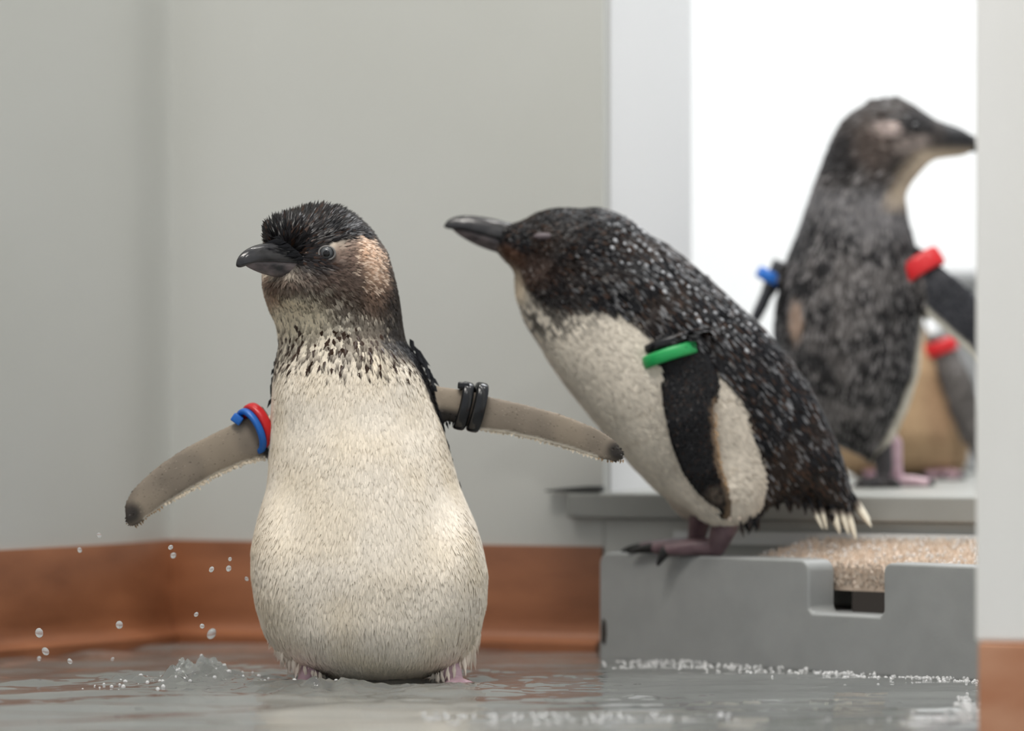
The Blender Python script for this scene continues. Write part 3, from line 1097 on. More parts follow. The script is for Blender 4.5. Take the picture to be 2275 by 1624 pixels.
def spec1(P, N, c):
    n = len(P)
    v = P[:, 1]
    l_, r_ = arm_mask1(P)
    arm = l_ | r_
    head = 1 - sstep(v, 640, 760)
    lum = c.mean(1)
    dark = 1 - sstep(lum, 0.03, 0.14)
    crown = dark * (v < 600)
    L = 18 + 8 * RNG.random(n) + 6 * (1 - head) + 8 * crown
    W = 7.5 + 3 * RNG.random(n) - 3.0 * (1 - head)
    low = sstep(v, 1380, 1450)
    L += 5 * low * RNG.random(n)
    lift = 0.03 + 0.05 * RNG.random(n) + crown * (0.22 + 0.45 * RNG.random(n)) * sstep(-v, -545, -510) * (1 - 0.75 * sstep(P[:, 0], 740, 830)) + 0.12 * head * (1 - crown)
    L = np.where(arm, 7, L); W = np.where(arm, 4, W); lift = np.where(arm, 0.0, lift)
    c0 = c * RNG.uniform(0.9, 1.06, (n, 1))
    c1 = c0 * 1.02
    # dark tips on neck feathers, some brown feathers in the crown
    neck = (v > 640) & (v < 830) & (lum > 0.12)
    tipd = neck & (RNG.random(n) < 0.26 * (1 - sstep(v, 770, 830)) + 0.03)
    big = tipd & (RNG.random(n) < 0.55 * sstep(v, 680, 790))
    W = np.where(big, W * 1.7, W); L = np.where(big, L * 1.1, L); lift = np.where(big, lift + 0.06, lift)
    c0 = np.where((big & (RNG.random(n) < 0.4))[:, None], lin(70, 52, 42), c0)
    c1 = np.where(tipd[:, None], lin(52, 38, 30), c1)
    brn = (crown > 0.5) & (RNG.random(n) < 0.16)
    c0 = np.where(brn[:, None], lin(74, 50, 36), c0)
    ez = eye_zone(P + np.array([0, 0, 0]), 733, 566, 25) & (P[:, 2] < 0)
    L = np.where(ez, 3, L); W = np.where(ez, 3, W); lift = np.where(ez, 0, lift)
    tanr = (v > 500) & (v < 690) & (lum > 0.1) & (RNG.random(n) < 0.3)
    c1 = np.where(tanr[:, None], c1 * 0.4, c1)
    tanl = (v > 510) & (v < 650) & (P[:, 0] > 780) & (lum > 0.15) & (RNG.random(n) < 0.3)
    c1 = np.where(tanl[:, None], lin(246, 222, 200), c1)
    return L, W, lift, c0, c1


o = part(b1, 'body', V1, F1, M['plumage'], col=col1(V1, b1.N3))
front = lambda c: np.where(c[:, 2] < 40, 1.0, 0.25)
coat(b1, 15000, lambda c: np.where(c[:, 1] < 830, 1.0, 0.0) * front(c), flow1, spec1, col1)
coat(b1, 34000, lambda c: np.where(c[:, 1] >= 800, 1.0, 0.0) * front(c) * np.where(arm_mask1(c)[0] | arm_mask1(c)[1], 0.25, 1), flow1, spec1, col1)


# serrated trailing edges and ragged black shoulder feathers as single small blades
def edge_blades(bird, pts, dirs, L, W, c0, c1, wv, name='fringe', dens=5.0, zj=6, Lj=0.5, nrm=(0, 0, -1)):
    pts = np.array(pts, float)
    P = []; D = []
    for i in range(len(pts) - 1):
        m = max(int(np.linalg.norm(pts[i + 1] - pts[i]) / dens), 1)
        for t in np.linspace(0, 1, m, endpoint=False):
            P.append((*(pts[i] * (1 - t) + pts[i + 1] * t), wv if np.isscalar(wv) else np.interp(i + t, range(len(wv)), wv)))
            D.append((*dirs, 0))
    P = np.array(P); D = np.array(D, float)
    n = len(P)
    P += RNG.normal(0, 1, P.shape) * np.array([1.5, 1.5, zj])
    D += RNG.normal(0, 0.12, D.shape)
    D /= np.linalg.norm(D, axis=1, keepdims=True)
    Nn = np.tile(np.array(nrm, float), (n, 1)) + RNG.normal(0, 0.1, (n, 3))
    Nn -= D * (Nn * D).sum(1, keepdims=True); Nn /= np.linalg.norm(Nn, axis=1, keepdims=True)
    Ls = L * RNG.uniform(1 - Lj, 1 + Lj * 0.6, n)
    V, F, Cc, NN = blade_mesh(name, P, D, Nn, Ls, np.full(n, W), np.tile(c0, (n, 1)), np.tile(c1, (n, 1)), np.zeros(n))
    o = link(name, np_mesh(name, bird.local(V), F, col=Cc), M['feather'], bird.root)
    return tag(o, kind='stuff')


FLG = lin(128, 112, 92); PALE = lin(232, 222, 206)
edge_blades(b1, [(285, 1160), (300, 1164), (325, 1148), (365, 1120)], (0.35, 0.9), 9, 5, FLG, lin(160, 130, 95), -28, dens=5, zj=2)
edge_blades(b1, [(365, 1118), (420, 1087), (480, 1053), (540, 1027), (592, 1013)], (0.5, 0.85), 9, 6, lin(180, 165, 140), PALE, [-22, -15, -8, 0, 6], dens=2, zj=1.5, Lj=0.25)
edge_blades(b1, [(1384, 1018), (1362, 1021), (1325, 1013)], (-0.2, 0.95), 9, 5, FLG, lin(160, 130, 95), -18, dens=5, zj=2)
edge_blades(b1, [(1325, 1013), (1270, 994), (1200, 974), (1120, 957), (1068, 951)], (-0.15, 0.95), 9, 6, lin(180, 165, 140), PALE, [-16, -10, -5, 0, 5], dens=2, zj=1.5, Lj=0.25)
edge_blades(b1, [(975, 930), (1010, 934), (1030, 938)], (0.25, 0.95), 18, 6, BLACK, BLACK, 8, dens=7, zj=3)
edge_blades(b1, [(905, 752), (925, 780), (945, 815), (960, 850)], (0.5, 0.8), 32, 9, BLACK, SLATE, 12, dens=4, zj=22)
edge_blades(b1, [(964, 890), (985, 950), (1000, 1010), (1017, 1070), (1040, 1130), (1050, 1165)], (0.22, 0.97), 36, 6, BLACK, BLACK, 14, dens=15, zj=12)
edge_blades(b1, [(612, 800), (604, 860), (600, 900)], (-0.25, 0.96), 26, 8, BLACK, BLACK, 22, dens=14, zj=8)
edge_blades(b1, [(588, 1110), (574, 1180), (566, 1240)], (-0.2, 0.97), 32, 8, BLACK, BLACK, 22, dens=16, zj=8)
edge_blades(b1, [(600, 1400), (640, 1450), (690, 1476), (722, 1488)], (-0.05, 1), 36, 6.5, CREAM, lin(225, 212, 196), [-20, -60, -74, -84], dens=1.3, zj=20)
edge_blades(b1, [(965, 1488), (1010, 1470), (1045, 1440), (1066, 1390)], (0.02, 1), 38, 6.5, CREAM, lin(225, 212, 196), [-84, -74, -50, -20], dens=1.3, zj=20)
edge_blades(b1, [(672, 1474), (700, 1486), (722, 1496)], (0.15, 1), 30, 9, lin(74, 54, 50), lin(54, 40, 38), -72, dens=5, zj=8)
edge_blades(b1, [(970, 1494), (1000, 1480), (1020, 1468)], (-0.1, 1), 28, 9, lin(96, 78, 74), lin(60, 46, 44), -72, dens=6, zj=8)

edge_blades(b1, [(632, 536), (650, 548), (668, 562), (684, 576), (700, 590)], (-0.85, -0.05), 30, 8, BLACK, BLACK, [-172, -170, -164, -156, -142], dens=1.6, zj=5)
# bill, eye
beak(b1, (682, 590, -112), (537, 576, -196), (0.05, -1, 0.06), 46, 38, 27, 15, lab_u='glossy black hooked upper bill', lab_l='grey lower bill with a pale edge')
ew = b1.surf_w(733, 566) - 2
en = np.array([-0.12, -0.1, -1.0])
V, F = uv_sphere((733, 566, ew + 9), 17, en)
eye = part(b1, 'eye', V, F, M['iris'], label='grey eye with a dark pupil')
V, F = uv_sphere((732.0, 566, ew - 1.5), 10.2, en, flat=0.68)
part(b1, 'pupil', V, F, M['pupil'], eye)
V, F = torus((733, 566, ew - 0.5), en, 18.0, 2.2, 0.82, (1, 0.2, 0), n=36, m=8)
part(b1, 'eyelid', V, F, M['lid'], eye)

# feet in the water
foot(b1, [(700, 1440, -40, 26), (692, 1486, -70, 21)], (680, 1519, -92, 17), [(606, 1529, -128), (645, 1530, -170), (700, 1530, -168)], M['pink'], 20, 11, 'pale pink webbed foot')
foot(b1, [(995, 1440, -40, 26), (1000, 1480, -70, 23)], (1012, 1514, -92, 17), [(1072, 1529, -118), (1045, 1530, -165), (985, 1530, -165)], M['pink'], 20, 11, 'pale pink webbed foot')

# bands
bd = np.array([-0.74, 0.36, -0.57])
band(b1, (573, 946, 8), bd, 46, 8, 0.74, (0.45, 0.85, 0.1), M['red'], 'red plastic flipper band', 1.4)
bb = band(b1, (558, 958, 2), bd, 48, 6.5, 0.74, (0.45, 0.85, 0.1), M['blue'], 'blue cable tie band', 1.2)
block(b1, 'clasp', (527, 931, -6), (-0.7, -0.5, 0.0), (0.5, -0.7, 0.0), (12, 10, 9), M['blue'], bb, 3)
rd = np.array([0.95, 0.22, 0.2])
bk_ = band(b1, (1029, 902, 8), rd, 46, 9, 0.56, (-0.16, 1, 0), M['black'], 'black plastic flipper band nearer the body', 1.5)
block(b1, 'clasp', (1030, 857, 2), (1, 0.1, 0), (0, 1, 0), (13, 8, 14), M['black'], bk_, 3)
band(b1, (1060, 905, 6), rd, 47, 10, 0.56, (-0.2, 1, 0), M['black'], 'black rounded flipper band farther from the body', 1.4)

# ================================================================== penguin 2: leaning to the left on the tray rim, eyes shut
b2 = Bird(3.16, (1090, 430, -235), (1960, 1200, 235), 4.6)
T2 = [(1318, 486), (1340, 492), (1372, 504), (1402, 511), (1450, 526), (1500, 560), (1560, 610), (1620, 664), (1680, 718),
      (1740, 782), (1790, 850), (1828, 920), (1858, 990), (1878, 1050), (1890, 1100), (1888, 1135)]
B2 = [(1172, 640), (1168, 690), (1182, 730), (1212, 792), (1252, 850), (1300, 910), (1350, 970), (1400, 1030), (1450, 1082),
      (1500, 1120), (1560, 1142), (1620, 1148), (1680, 1135), (1740, 1108), (1800, 1125), (1850, 1150), (1880, 1152)]
f = b2.loft((1170, 520), (1870, 1150), T2, B2,
            [(0, 60), (60, 78), (160, 100), (260, 128), (400, 148), (560, 150), (700, 128), (800, 90), (880, 50), (945, 18)],
            [(0, 0), (900, 0)], sig=12)
b2.add(f)
b2.add(b2.ellipsoid((1262, 545, 0), (122, 82, 76), 0.10), 40)     # head
b2.add(b2.ellipsoid((1197, 640, 0), (50, 88, 56), -0.22), 34)     # throat
b2.add(b2.ellipsoid((1345, 540, 0), (70, 60, 70), 0.5), 40)
b2.add(b2.ellipsoid((1160, 548, 0), (62, 44, 40), 0.35), 24)      # face
b2.add(b2.ellipsoid((1610, 1075, -78), (95, 90, 60), -0.3), 30)   # near thigh
b2.add(b2.ellipsoid((1580, 1080, 70), (95, 85, 60), -0.3), 30)
# near flipper hanging down, far flipper behind
FA = [(1440, 730), (1448, 775), (1462, 822), (1466, 900), (1483, 980), (1510, 1050), (1546, 1096), (1590, 1121), (1606, 1122)]
FB = [(1560, 730), (1560, 775), (1583, 822), (1590, 848), (1578, 915), (1580, 960), (1592, 1030), (1607, 1080), (1613, 1108)]
f = b2.loft((1500, 730), (1606, 1124), FA, FB, [(0, 45), (50, 22), (100, 15), (250, 12), (380, 8), (410, 4)], [(0, -120), (60, -146), (200, -172), (330, -160), (410, -128)], sig=5)
b2.add(f, 12)
f = b2.loft((1500, 730), (1606, 1124), [(x + 30, y - 20) for x, y in FA], [(x + 30, y - 20) for x, y in FB], [(0, 45), (50, 22), (100, 15), (250, 12), (380, 8), (410, 4)],
            [(0, 120), (60, 146), (200, 165), (330, 150), (410, 128)], sig=5)
b2.add(f, 12)
V2, F2 = b2.mesh(2)
b2.root = empty('penguin', tuple(b2.to_world((1590, 1236, -10))))
tag(b2.root, 'dark wet penguin leaning left on the grey tray, eyes shut, with a green flipper band', 'penguin')


def fl2(P):
    t = np.interp(P[:, 1], [730, 775, 822, 900, 980, 1050, 1096, 1124], [1440, 1448, 1462, 1466, 1483, 1510, 1546, 1590])
    q = np.interp(P[:, 1], [730, 775, 822, 848, 915, 960, 1030, 1080, 1110], [1560, 1560, 1583, 1590, 1578, 1580, 1592, 1607, 1613])
    lim = np.interp(P[:, 1], [740, 800, 900, 1060, 1120], [-118, -138, -150, -140, -112])
    near = (P[:, 0] > t - 4) & (P[:, 0] < q + 4) & (P[:, 1] > 760) & (P[:, 2] < lim)
    far = (np.abs(P[:, 2]) > 138) & (P[:, 2] > 0) & (P[:, 1] > 740)
    return near, far


def col2(P, N):
    u, v, w_ = P[:, 0], P[:, 1], P[:, 2]
    n1, n2, n3 = noise(P, 9, 11), noise(P, 24, 12), noise(P, 60, 13)
    c = BLACK * (0.8 + 0.5 * n2[:, None])
    c = mixc(c, BROWNBLK, sstep(n3, 0.5, 0.85) * 0.6)
    # white underside: below a line from throat to tail root
    line = np.interp(u, [1100, 1140, 1180, 1230, 1290, 1340, 1400, 1450, 1500, 1560, 1600, 1640, 1670, 1700, 1720],
                     [560, 605, 665, 700, 690, 690, 712, 770, 800, 820, 845, 900, 985, 1060, 1140])
    white = sstep(v + (n1 - 0.5) * 26, line - 16, line + 16) * (u < 1722)
    white = np.where(u > 1690, white * sstep(v, 1010, 1060) * 0.0, white)
    belly = CREAM * 0.90 * (0.9 + 0.12 * n2[:, None])
    belly = mixc(belly, lin(206, 196, 182), sstep(u, 1380, 1650) * 0.6)
    # faint folds, the shade in them painted as darker lines
    fold = np.abs(np.sin((u * 0.45 + v * 0.9) * 0.045 + n3 * 2)) < 0.07
    belly = mixc(belly, lin(168, 152, 130), fold * (v > 880) * 0.35)
    c = mixc(c, np.array([0, 0, 0]), white) + belly * white[:, None]
    # mottled neck side
    nk = blob(P, 1230, 692, 100, 58, -0.25, 0.6) * (u < 1350)
    c = mixc(c, lin(46, 44, 44), nk * sstep(n1, 0.42, 0.55) * 0.85)
    # throat, pale, and the rusty patch by the bill
    c = mixc(c, lin(232, 214, 188), blob(P, 1142, 622, 16, 42, -0.35) * 0.85)
    c = mixc(c, lin(104, 74, 58), blob(P, 1130, 568, 34, 17, 0.7) * 0.65)
    c = mixc(c, lin(70, 54, 46), blob(P, 1180, 600, 50, 40) * 0.6)
    # flank behind the legs dark
    near, far = fl2(P)
    fl = BLACK * (0.75 + 0.3 * n2[:, None])
    q = np.interp(v, [848, 915, 960, 1030, 1080, 1110], [1590, 1578, 1580, 1592, 1607, 1613])
    fl = mixc(fl, lin(112, 94, 76), sstep(u + (n1 - .5) * 14, q - 12, q - 5) * (v > 880))
    fl = mixc(fl, lin(110, 98, 88), blob(P, 1588, 1098, 26, 22) * n1)
    c = np.where((near | far)[:, None], fl, c)
    return np.clip(c, 0.002, 1)


def flow2(P, N):
    d = P - np.array([1130, 535, 0.])
    d /= np.linalg.norm(d, axis=1, keepdims=True)
    t = sstep(P[:, 0] + 0.5 * P[:, 1], 1560, 1760)[:, None]
    ax = np.array([0.66, 0.75, 0])
    d = d * (1 - t) + ax * t
    near, far = fl2(P)
    return np.where((near | far)[:, None], np.array([0.25, 0.97, 0]), d)


def spec2(P, N, c):
    n = len(P)
    lum = c.mean(1)
    dark = 1 - sstep(lum, 0.03, 0.12)
    near, far = fl2(P)
    fl = near | far
    head = 1 - sstep(P[:, 0] + 0.6 * P[:, 1], 1600, 1760)
    L = 19 + 9 * RNG.random(n) + 14 * dark * (1 - head)
    W = 7 + 3 * RNG.random(n) + 4 * dark * (1 - head)
    L = L * (1 - 0.35 * head)
    lift = 0.04 + 0.08 * RNG.random(n)
    L = np.where(fl, 8, L); W = np.where(fl, 5, W); lift = np.where(fl, 0, lift)
    c0 = c * RNG.uniform(0.85, 1.1, (n, 1)); c1 = c0.copy()
    # pale tips on nape and back, feather grey with wet glints painted in
    back = dark * (1 - head) * (~fl) * (N[:, 1] < 0.35)
    up = sstep(-(P[:, 0] - 1400) * 0.55 - (P[:, 1] - 560) * -0.2 + 330, 0, 260)
    tip = RNG.random(n) < back * (0.03 + 0.10 * up)
    c1 = np.where(tip[:, None], lin(130, 131, 134), c1)
    br = (~tip) & (RNG.random(n) < dark * 0.14)
    c1 = np.where(br[:, None], lin(70, 50, 38), c1)
    return L, W, lift, c0, c1


part(b2, 'body', V2, F2, M['plumage'], col=col2(V2, b2.N3))
coat(b2, 26000, lambda c: np.where(c[:, 2] < 60, 1.0, 0.3), flow2, spec2, col2)
# pale dots on nape and back, painting the glints of wet feathers
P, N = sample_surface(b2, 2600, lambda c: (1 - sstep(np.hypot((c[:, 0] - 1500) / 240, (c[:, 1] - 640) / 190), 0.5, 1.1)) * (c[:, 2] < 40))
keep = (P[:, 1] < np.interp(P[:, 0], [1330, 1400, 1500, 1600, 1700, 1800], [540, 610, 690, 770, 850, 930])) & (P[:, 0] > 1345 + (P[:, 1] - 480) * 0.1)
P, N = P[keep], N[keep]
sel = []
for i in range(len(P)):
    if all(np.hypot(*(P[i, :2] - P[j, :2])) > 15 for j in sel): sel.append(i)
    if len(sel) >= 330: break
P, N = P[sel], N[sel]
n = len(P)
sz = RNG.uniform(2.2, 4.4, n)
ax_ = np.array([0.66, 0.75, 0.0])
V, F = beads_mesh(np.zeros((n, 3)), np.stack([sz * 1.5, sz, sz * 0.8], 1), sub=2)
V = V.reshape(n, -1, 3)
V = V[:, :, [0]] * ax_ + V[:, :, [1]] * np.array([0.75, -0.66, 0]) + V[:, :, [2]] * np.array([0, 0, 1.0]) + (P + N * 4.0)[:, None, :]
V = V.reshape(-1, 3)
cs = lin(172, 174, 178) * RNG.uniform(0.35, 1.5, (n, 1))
o = part(b2, 'glint_dots', V, F, M['feather'], col=np.clip(np.repeat(cs, len(V) // n, 0), 0, 1))
tag(o, kind='stuff')
# ragged under-tail and flank feathers
edge_blades(b2, [(1640, 1148), (1680, 1130), (1700, 1100), (1760, 1098), (1810, 1120), (1850, 1140)], (0.12, 0.97), 34, 11, BLACK, BROWNBLK, [-90, -85, -60, -45, -35, -25], dens=5, zj=22)
edge_blades(b2, [(1655, 1150), (1680, 1138)], (0.0, 1), 46, 14, BLACK, BLACK, -95, dens=6, zj=6)
edge_blades(b2, [(1560, 1135), (1600, 1142), (1640, 1140)], (0.05, 1), 22, 9, lin(205, 192, 178), lin(180, 164, 150), -80, dens=4, zj=18)
edge_blades(b2, [(1578, 915), (1580, 960), (1592, 1030), (1607, 1080), (1611, 1105)], (0.45, 0.88), 13, 5, lin(140, 110, 84), lin(206, 176, 138), [-165, -165, -158, -146, -134], dens=4, zj=2)
# tail feathers with white tips: each a part
tf = [((1872, 1080), (1930, 1172), 12, 15), ((1862, 1085), (1910, 1184), -14, 15), ((1850, 1090), (1890, 1186), -22, 16), ((1834, 1095), (1864, 1184), -30, 15),
      ((1812, 1095), (1842, 1182), -38, 14), ((1790, 1100), (1822, 1172), -46, 13), ((1876, 1075), (1932, 1156), 20, 13)]
for (ax_, ay_), (bx_, by_), wq, wid in tf:
    bx_ += RNG.normal(0, 5); by_ += RNG.normal(0, 6); wid *= RNG.uniform(0.6, 1.1)
    a_ = np.array([ax_, ay_, wq - 8.]); d_ = np.array([bx_ - ax_, by_ - ay_, 2.0]); Lf = np.linalg.norm(d_); d_ /= Lf
    s_ = np.cross(d_, (0, 0, 1)); s_ /= np.linalg.norm(s_)
    rows = []; cc = []
    for t in np.linspace(0, 1, 9):
        hw = wid * (0.5 + 0.2 * math.sin(t * 3)) * math.sqrt(max(1 - t ** 4, 0.02))
        q = a_ + d_ * Lf * t
        for k, (x_, z_) in enumerate(((-1, 0), (0, -2.2), (1, 0), (0, 1.2))):
            rows.append(q + s_ * hw * x_ + np.array([0, 0, z_]))
            cc.append(lin(240, 234, 216) if t > 0.56 else (lin(120, 112, 104) if t > 0.48 else BLACK))
    part(b2, 'tail_feather', np.array(rows), np.array(grid_faces(9, 4)), M['feather'], col=np.array(cc))
# bill and closed eye
beak(b2, (1160, 548, 0), (988, 496, 0), (0.3, -1, 0), 44, 32, 26, 6, lab_u='dark grey upper bill', lab_l='paler grey lower bill', low_len=0.9, inset=0.3)
ew = b2.surf_w(1212, 527)
V, F = uv_sphere((1210, 527, ew + 3), 9, (0, 0, -1))
V = (V - np.array([1210, 527, ew + 3])) * np.array([2.9, 0.95, 0.9]) + np.array([1210, 527, ew + 3])
eye = part(b2, 'eye', V, F, M['closedlid'], label='closed grey eyelid')
# legs and feet on the rim
foot(b2, [(1618, 1118, -78, 34), (1606, 1170, -58, 27)], (1590, 1214, -34, 19), [(1484, 1221, -4, 26), (1458, 1220, 52), (1490, 1221, 88)], M['mauve'], 24, 14, 'mauve foot with black claws, nearer', claw_len=62)
foot(b2, [(1560, 1110, 40, 28), (1556, 1160, 52, 22)], (1547, 1214, 62, 16), [(1448, 1222, 96), (1432, 1221, 124), (1462, 1222, 146)], M['mauve'], 20, 12, 'mauve foot with black claws, farther back', claw_len=52)
# bands
gd = np.array([0.30, 0.94, -0.1])
band(b2, (1486, 789, -142), gd, 56, 9, 0.66, (0.95, -0.33, 0), M['green'], 'bright green flipper band', 1.6)
g2 = band(b2, (1484, 762, -136), gd, 52, 8, 0.6, (0.95, -0.33, 0), M['black'], 'glossy black flipper band above the green one', 1.3)
block(b2, 'tab', (1541, 790, -150), (0.5, 0.85, 0), (0.85, -0.5, 0), (9, 5, 4), M['whitetab'], g2, 1)

# ================================================================== penguin 3: upright in the room behind, looking right
b3 = Bird(3.42, (1640, 200, -190), (2330, 1060, 190), 5.2)
L3 = [(1955, 222), (1915, 236), (1880, 262), (1855, 300), (1836, 345), (1816, 395), (1800, 440), (1778, 505), (1755, 562), (1738, 605), (1726, 665), (1720, 730), (1728, 800),
      (1745, 860), (1780, 925), (1830, 972), (1890, 1000), (1930, 1015)]
R3 = [(1995, 222), (2030, 232), (2060, 256), (2082, 290), (2085, 318), (2062, 362), (2028, 398), (2010, 430), (2014, 480), (2030, 540), (2042, 600), (2046, 660), (2046, 740),
      (2040, 820), (2020, 890), (1995, 950), (1975, 990), (1950, 1015)]
vb = lambda tab: [(v - 222, q) for v, q in tab]
f = b3.loft((1940, 222), (1940, 1020), L3, R3, vb([(222, 20), (245, 60), (290, 84), (360, 84), (430, 90), (540, 118), (680, 142), (820, 146), (920, 120), (990, 70), (1015, 25)]),
            vb([(222, 0), (1015, 0)]), sig=9)
b3.add(f)
b3.add(b3.ellipsoid((2070, 308, 0), (80, 38, 36), 0.12), 30)
b3.add(b3.ellipsoid((2110, 316, 0), (56, 23, 24), 0.08), 24)
# right flipper out to the right, left flipper thin behind the back
f = b3.loft((1995, 560), (2300, 840), [(2010, 540), (2040, 552), (2075, 585), (2110, 612), (2165, 660), (2230, 730), (2280, 800), (2290, 850)],
            [(1985, 590), (2008, 630), (2022, 668), (2050, 700), (2100, 745), (2165, 805), (2220, 845), (2275, 865)],
            [(0, 30), (60, 16), (200, 12), (360, 8), (420, 4)], [(0, -40), (120, -78), (400, -95)], sig=6)
b3.add(f, 14)
f = b3.loft((1745, 570), (1655, 720), [(1728, 565), (1712, 592), (1700, 620), (1690, 650), (1672, 690), (1660, 725)], [(1765, 600), (1735, 622), (1718, 650), (1706, 680), (1688, 712), (1668, 732)],
            [(0, 30), (60, 34), (140, 26), (180, 8)], [(0, 0), (180, -20)], sig=5)
b3.add(f, 12)
V3_, F3_ = b3.mesh(2)
b3.root = empty('penguin', tuple(b3.to_world((1965, 812 + (CAMH - LZ1) / b3.k, 0))))
tag(b3.root, 'upright charcoal penguin behind the ledge looking right, with red and blue flipper bands', 'penguin')


def arm3(P):
    r = (P[:, 0] > curve(P, [(540, 2034), (600, 2046), (640, 2048), (700, 2052), (860, 2062)])) & (P[:, 1] > 530) & (P[:, 1] < 880)
    l = (P[:, 0] < curve(P, [(560, 1742), (600, 1730), (680, 1716), (760, 1712)])) & (P[:, 1] > 570) & (P[:, 1] < 740)
    return r, l


def col3(P, N):
    u, v, w_ = P[:, 0], P[:, 1], P[:, 2]
    n1, n2, n3 = noise(P, 12, 21), noise(P, 30, 22), noise(P, 75, 23)
    c = lin(38, 37, 38) * (0.8 + 0.5 * n1[:, None])
    c = mixc(c, lin(100, 96, 95), sstep(n2 * 0.6 + n3 * 0.4, 0.5, 0.75) * 0.75)
    c = mixc(c, lin(30, 29, 30), sstep(v, 560, 640) * (1 - sstep(v, 900, 960)) * blob(P, 1990, 760, 60, 200) * 0.6)
    # grey mantle band below the nape
    c = mixc(c, lin(120, 118, 120), blob(P, 1915, 450, 105, 70, 0.35) * (0.45 + 0.4 * n2))
    # head
    hd = 1 - sstep(v, 385, 425)
    c = mixc(c, lin(62, 56, 53) * (0.8 + 0.4 * 1), hd * 0.8)
    c = mixc(c, lin(34, 33, 34), blob(P, 1880, 350, 55, 60) * 0.8)
    c = mixc(c, lin(36, 35, 36), blob(P, 2040, 285, 40, 34) * 0.9)
    c = mixc(c, lin(40, 40, 42), sstep(u, 2075, 2110) * (v < 420))
    c = mixc(c, lin(214, 196, 190), blob(P, 1982, 292, 27, 16, 0.1, 0.6) * 0.95)
    c = mixc(c, lin(150, 138, 132), blob(P, 2030, 322, 34, 16, -0.3, 0.6) * 0.8)
    c = mixc(c, lin(96, 84, 78), blob(P, 1950, 320, 40, 50) * 0.6)
    throat = sstep((u - 1995) + (v - 370) * 0.75, 0, 40) * sstep(v, 318, 350) * (1 - sstep(v, 420, 470))
    c = mixc(c, lin(206, 188, 166), throat * 0.9)
    # pale belly at the right edge and down to the leg
    fr = sstep(w_ * 0.25 + u, np.interp(v, [430, 560, 700, 820, 900, 1010], [2012, 2034, 2024, 2000, 1968, 1930]) - 4, np.interp(v, [430, 560, 700, 820, 900, 1010], [2012, 2034, 2024, 2000, 1968, 1930]) + 18)
    c = mixc(c, lin(228, 220, 204), fr * sstep(v, 430, 470) * 0.85)
    c = mixc(c, lin(186, 160, 142), blob(P, 1765, 700, 14, 42) * 0.7)
    r, l = arm3(P)
    fl = lin(46, 47, 52) * (0.85 + 0.3 * n2[:, None])
    te = np.interp(u, [2008, 2022, 2050, 2100, 2165, 2220, 2275], [630, 668, 700, 745, 805, 845, 865])
    fl = mixc(fl, lin(206, 202, 190), sstep(v, te - 24, te - 12) * (u > 1900))
    c = np.where((r | l)[:, None], fl, c)
    return np.clip(c, 0.002, 1)


def flow3(P, N):
    d = P - np.array([2080, 310, 0.])
    d /= np.linalg.norm(d, axis=1, keepdims=True)
    t = sstep(P[:, 1], 360, 470)[:, None]
    d = d * (1 - t) + np.array([-0.1, 1, 0]) * t
    r, l = arm3(P)
    d = np.where(r[:, None], np.array([0.7, 0.7, 0]), d)
    return np.where(l[:, None], np.array([-0.45, 0.9, 0]), d)


def spec3(P, N, c):
    n = len(P)
    r, l = arm3(P)
    a_ = r | l
    fc = sstep(P[:, 0], 2010, 2080) * (P[:, 1] < 400)
    L = np.where(a_, 10, (24 + 10 * RNG.random(n)) * (1 - 0.7 * fc)); W = np.where(a_, 6, (9 + 3 * RNG.random(n)) * (1 - 0.5 * fc))
    lift = np.where(a_, 0, 0.04 + 0.06 * RNG.random(n))
    c0 = c * RNG.uniform(0.8, 1.15, (n, 1)); c1 = c0.copy()
    tip = (RNG.random(n) < 0.22) & (~a_) & (P[:, 1] > 380) & (c.mean(1) < 0.2)
    c1 = np.where(tip[:, None], lin(146, 142, 142), c1)
    return L, W, lift, c0, c1


part(b3, 'body', V3_, F3_, M['plumage'], col=col3(V3_, b3.N3))
coat(b3, 13000, lambda c: np.where(c[:, 2] < 50, 1.0, 0.3), flow3, spec3, col3)
beak(b3, (2120, 320, 0), (2225, 328, 0), (0.05, -1, 0), 24, 16, 19, 8, lab_u='dark grey upper bill', lab_l='dark grey lower bill', matl=M['beak'], low_len=0.92)
ew = b3.surf_w(2026, 287)
V, F = uv_sphere((2026, 287, ew + 5), 11, (0, 0, -1))
part(b3, 'eye', V, F, M['pupil'], label='small dark eye')
FV = 812 + (CAMH - LZ1) / b3.k      # floor level in this bird's units
foot(b3, [(1955, 985, -20, 22), (1962, 1035, -26, 17)], (1958, FV - 13, -30, 13), [(1908, FV - 8, -60), (1925, FV - 8, -85), (1985, FV - 8, -85)], mat_new('dark_foot_skin', C(50, 46, 48), 0.5), 18, 9, 'dark-soled foot, nearer', claw_len=18)
foot(b3, [(1985, 985, 30, 20), (1990, 1035, 32, 15)], (1996, FV - 12, 30, 12), [(2062, FV - 9, 5), (2058, FV - 9, 35), (2040, FV - 9, 60)], M['pink'], 16, 9, 'pale pink foot, farther', claw_len=14)
ad = np.array([0.5, 0.82, -0.2])
band(b3, (2040, 592, -62), ad, 46, 7, 0.5, (0.9, -0.45, 0), M['red'], 'red flipper band on the right-hand flipper', 3.2)
band(b3, (1709, 616, -8), (-0.5, 0.85, 0), 25, 6, 1.2, (0.85, 0.5, 0), M['blue'], 'blue flipper band on the left-hand flipper', 2.2)

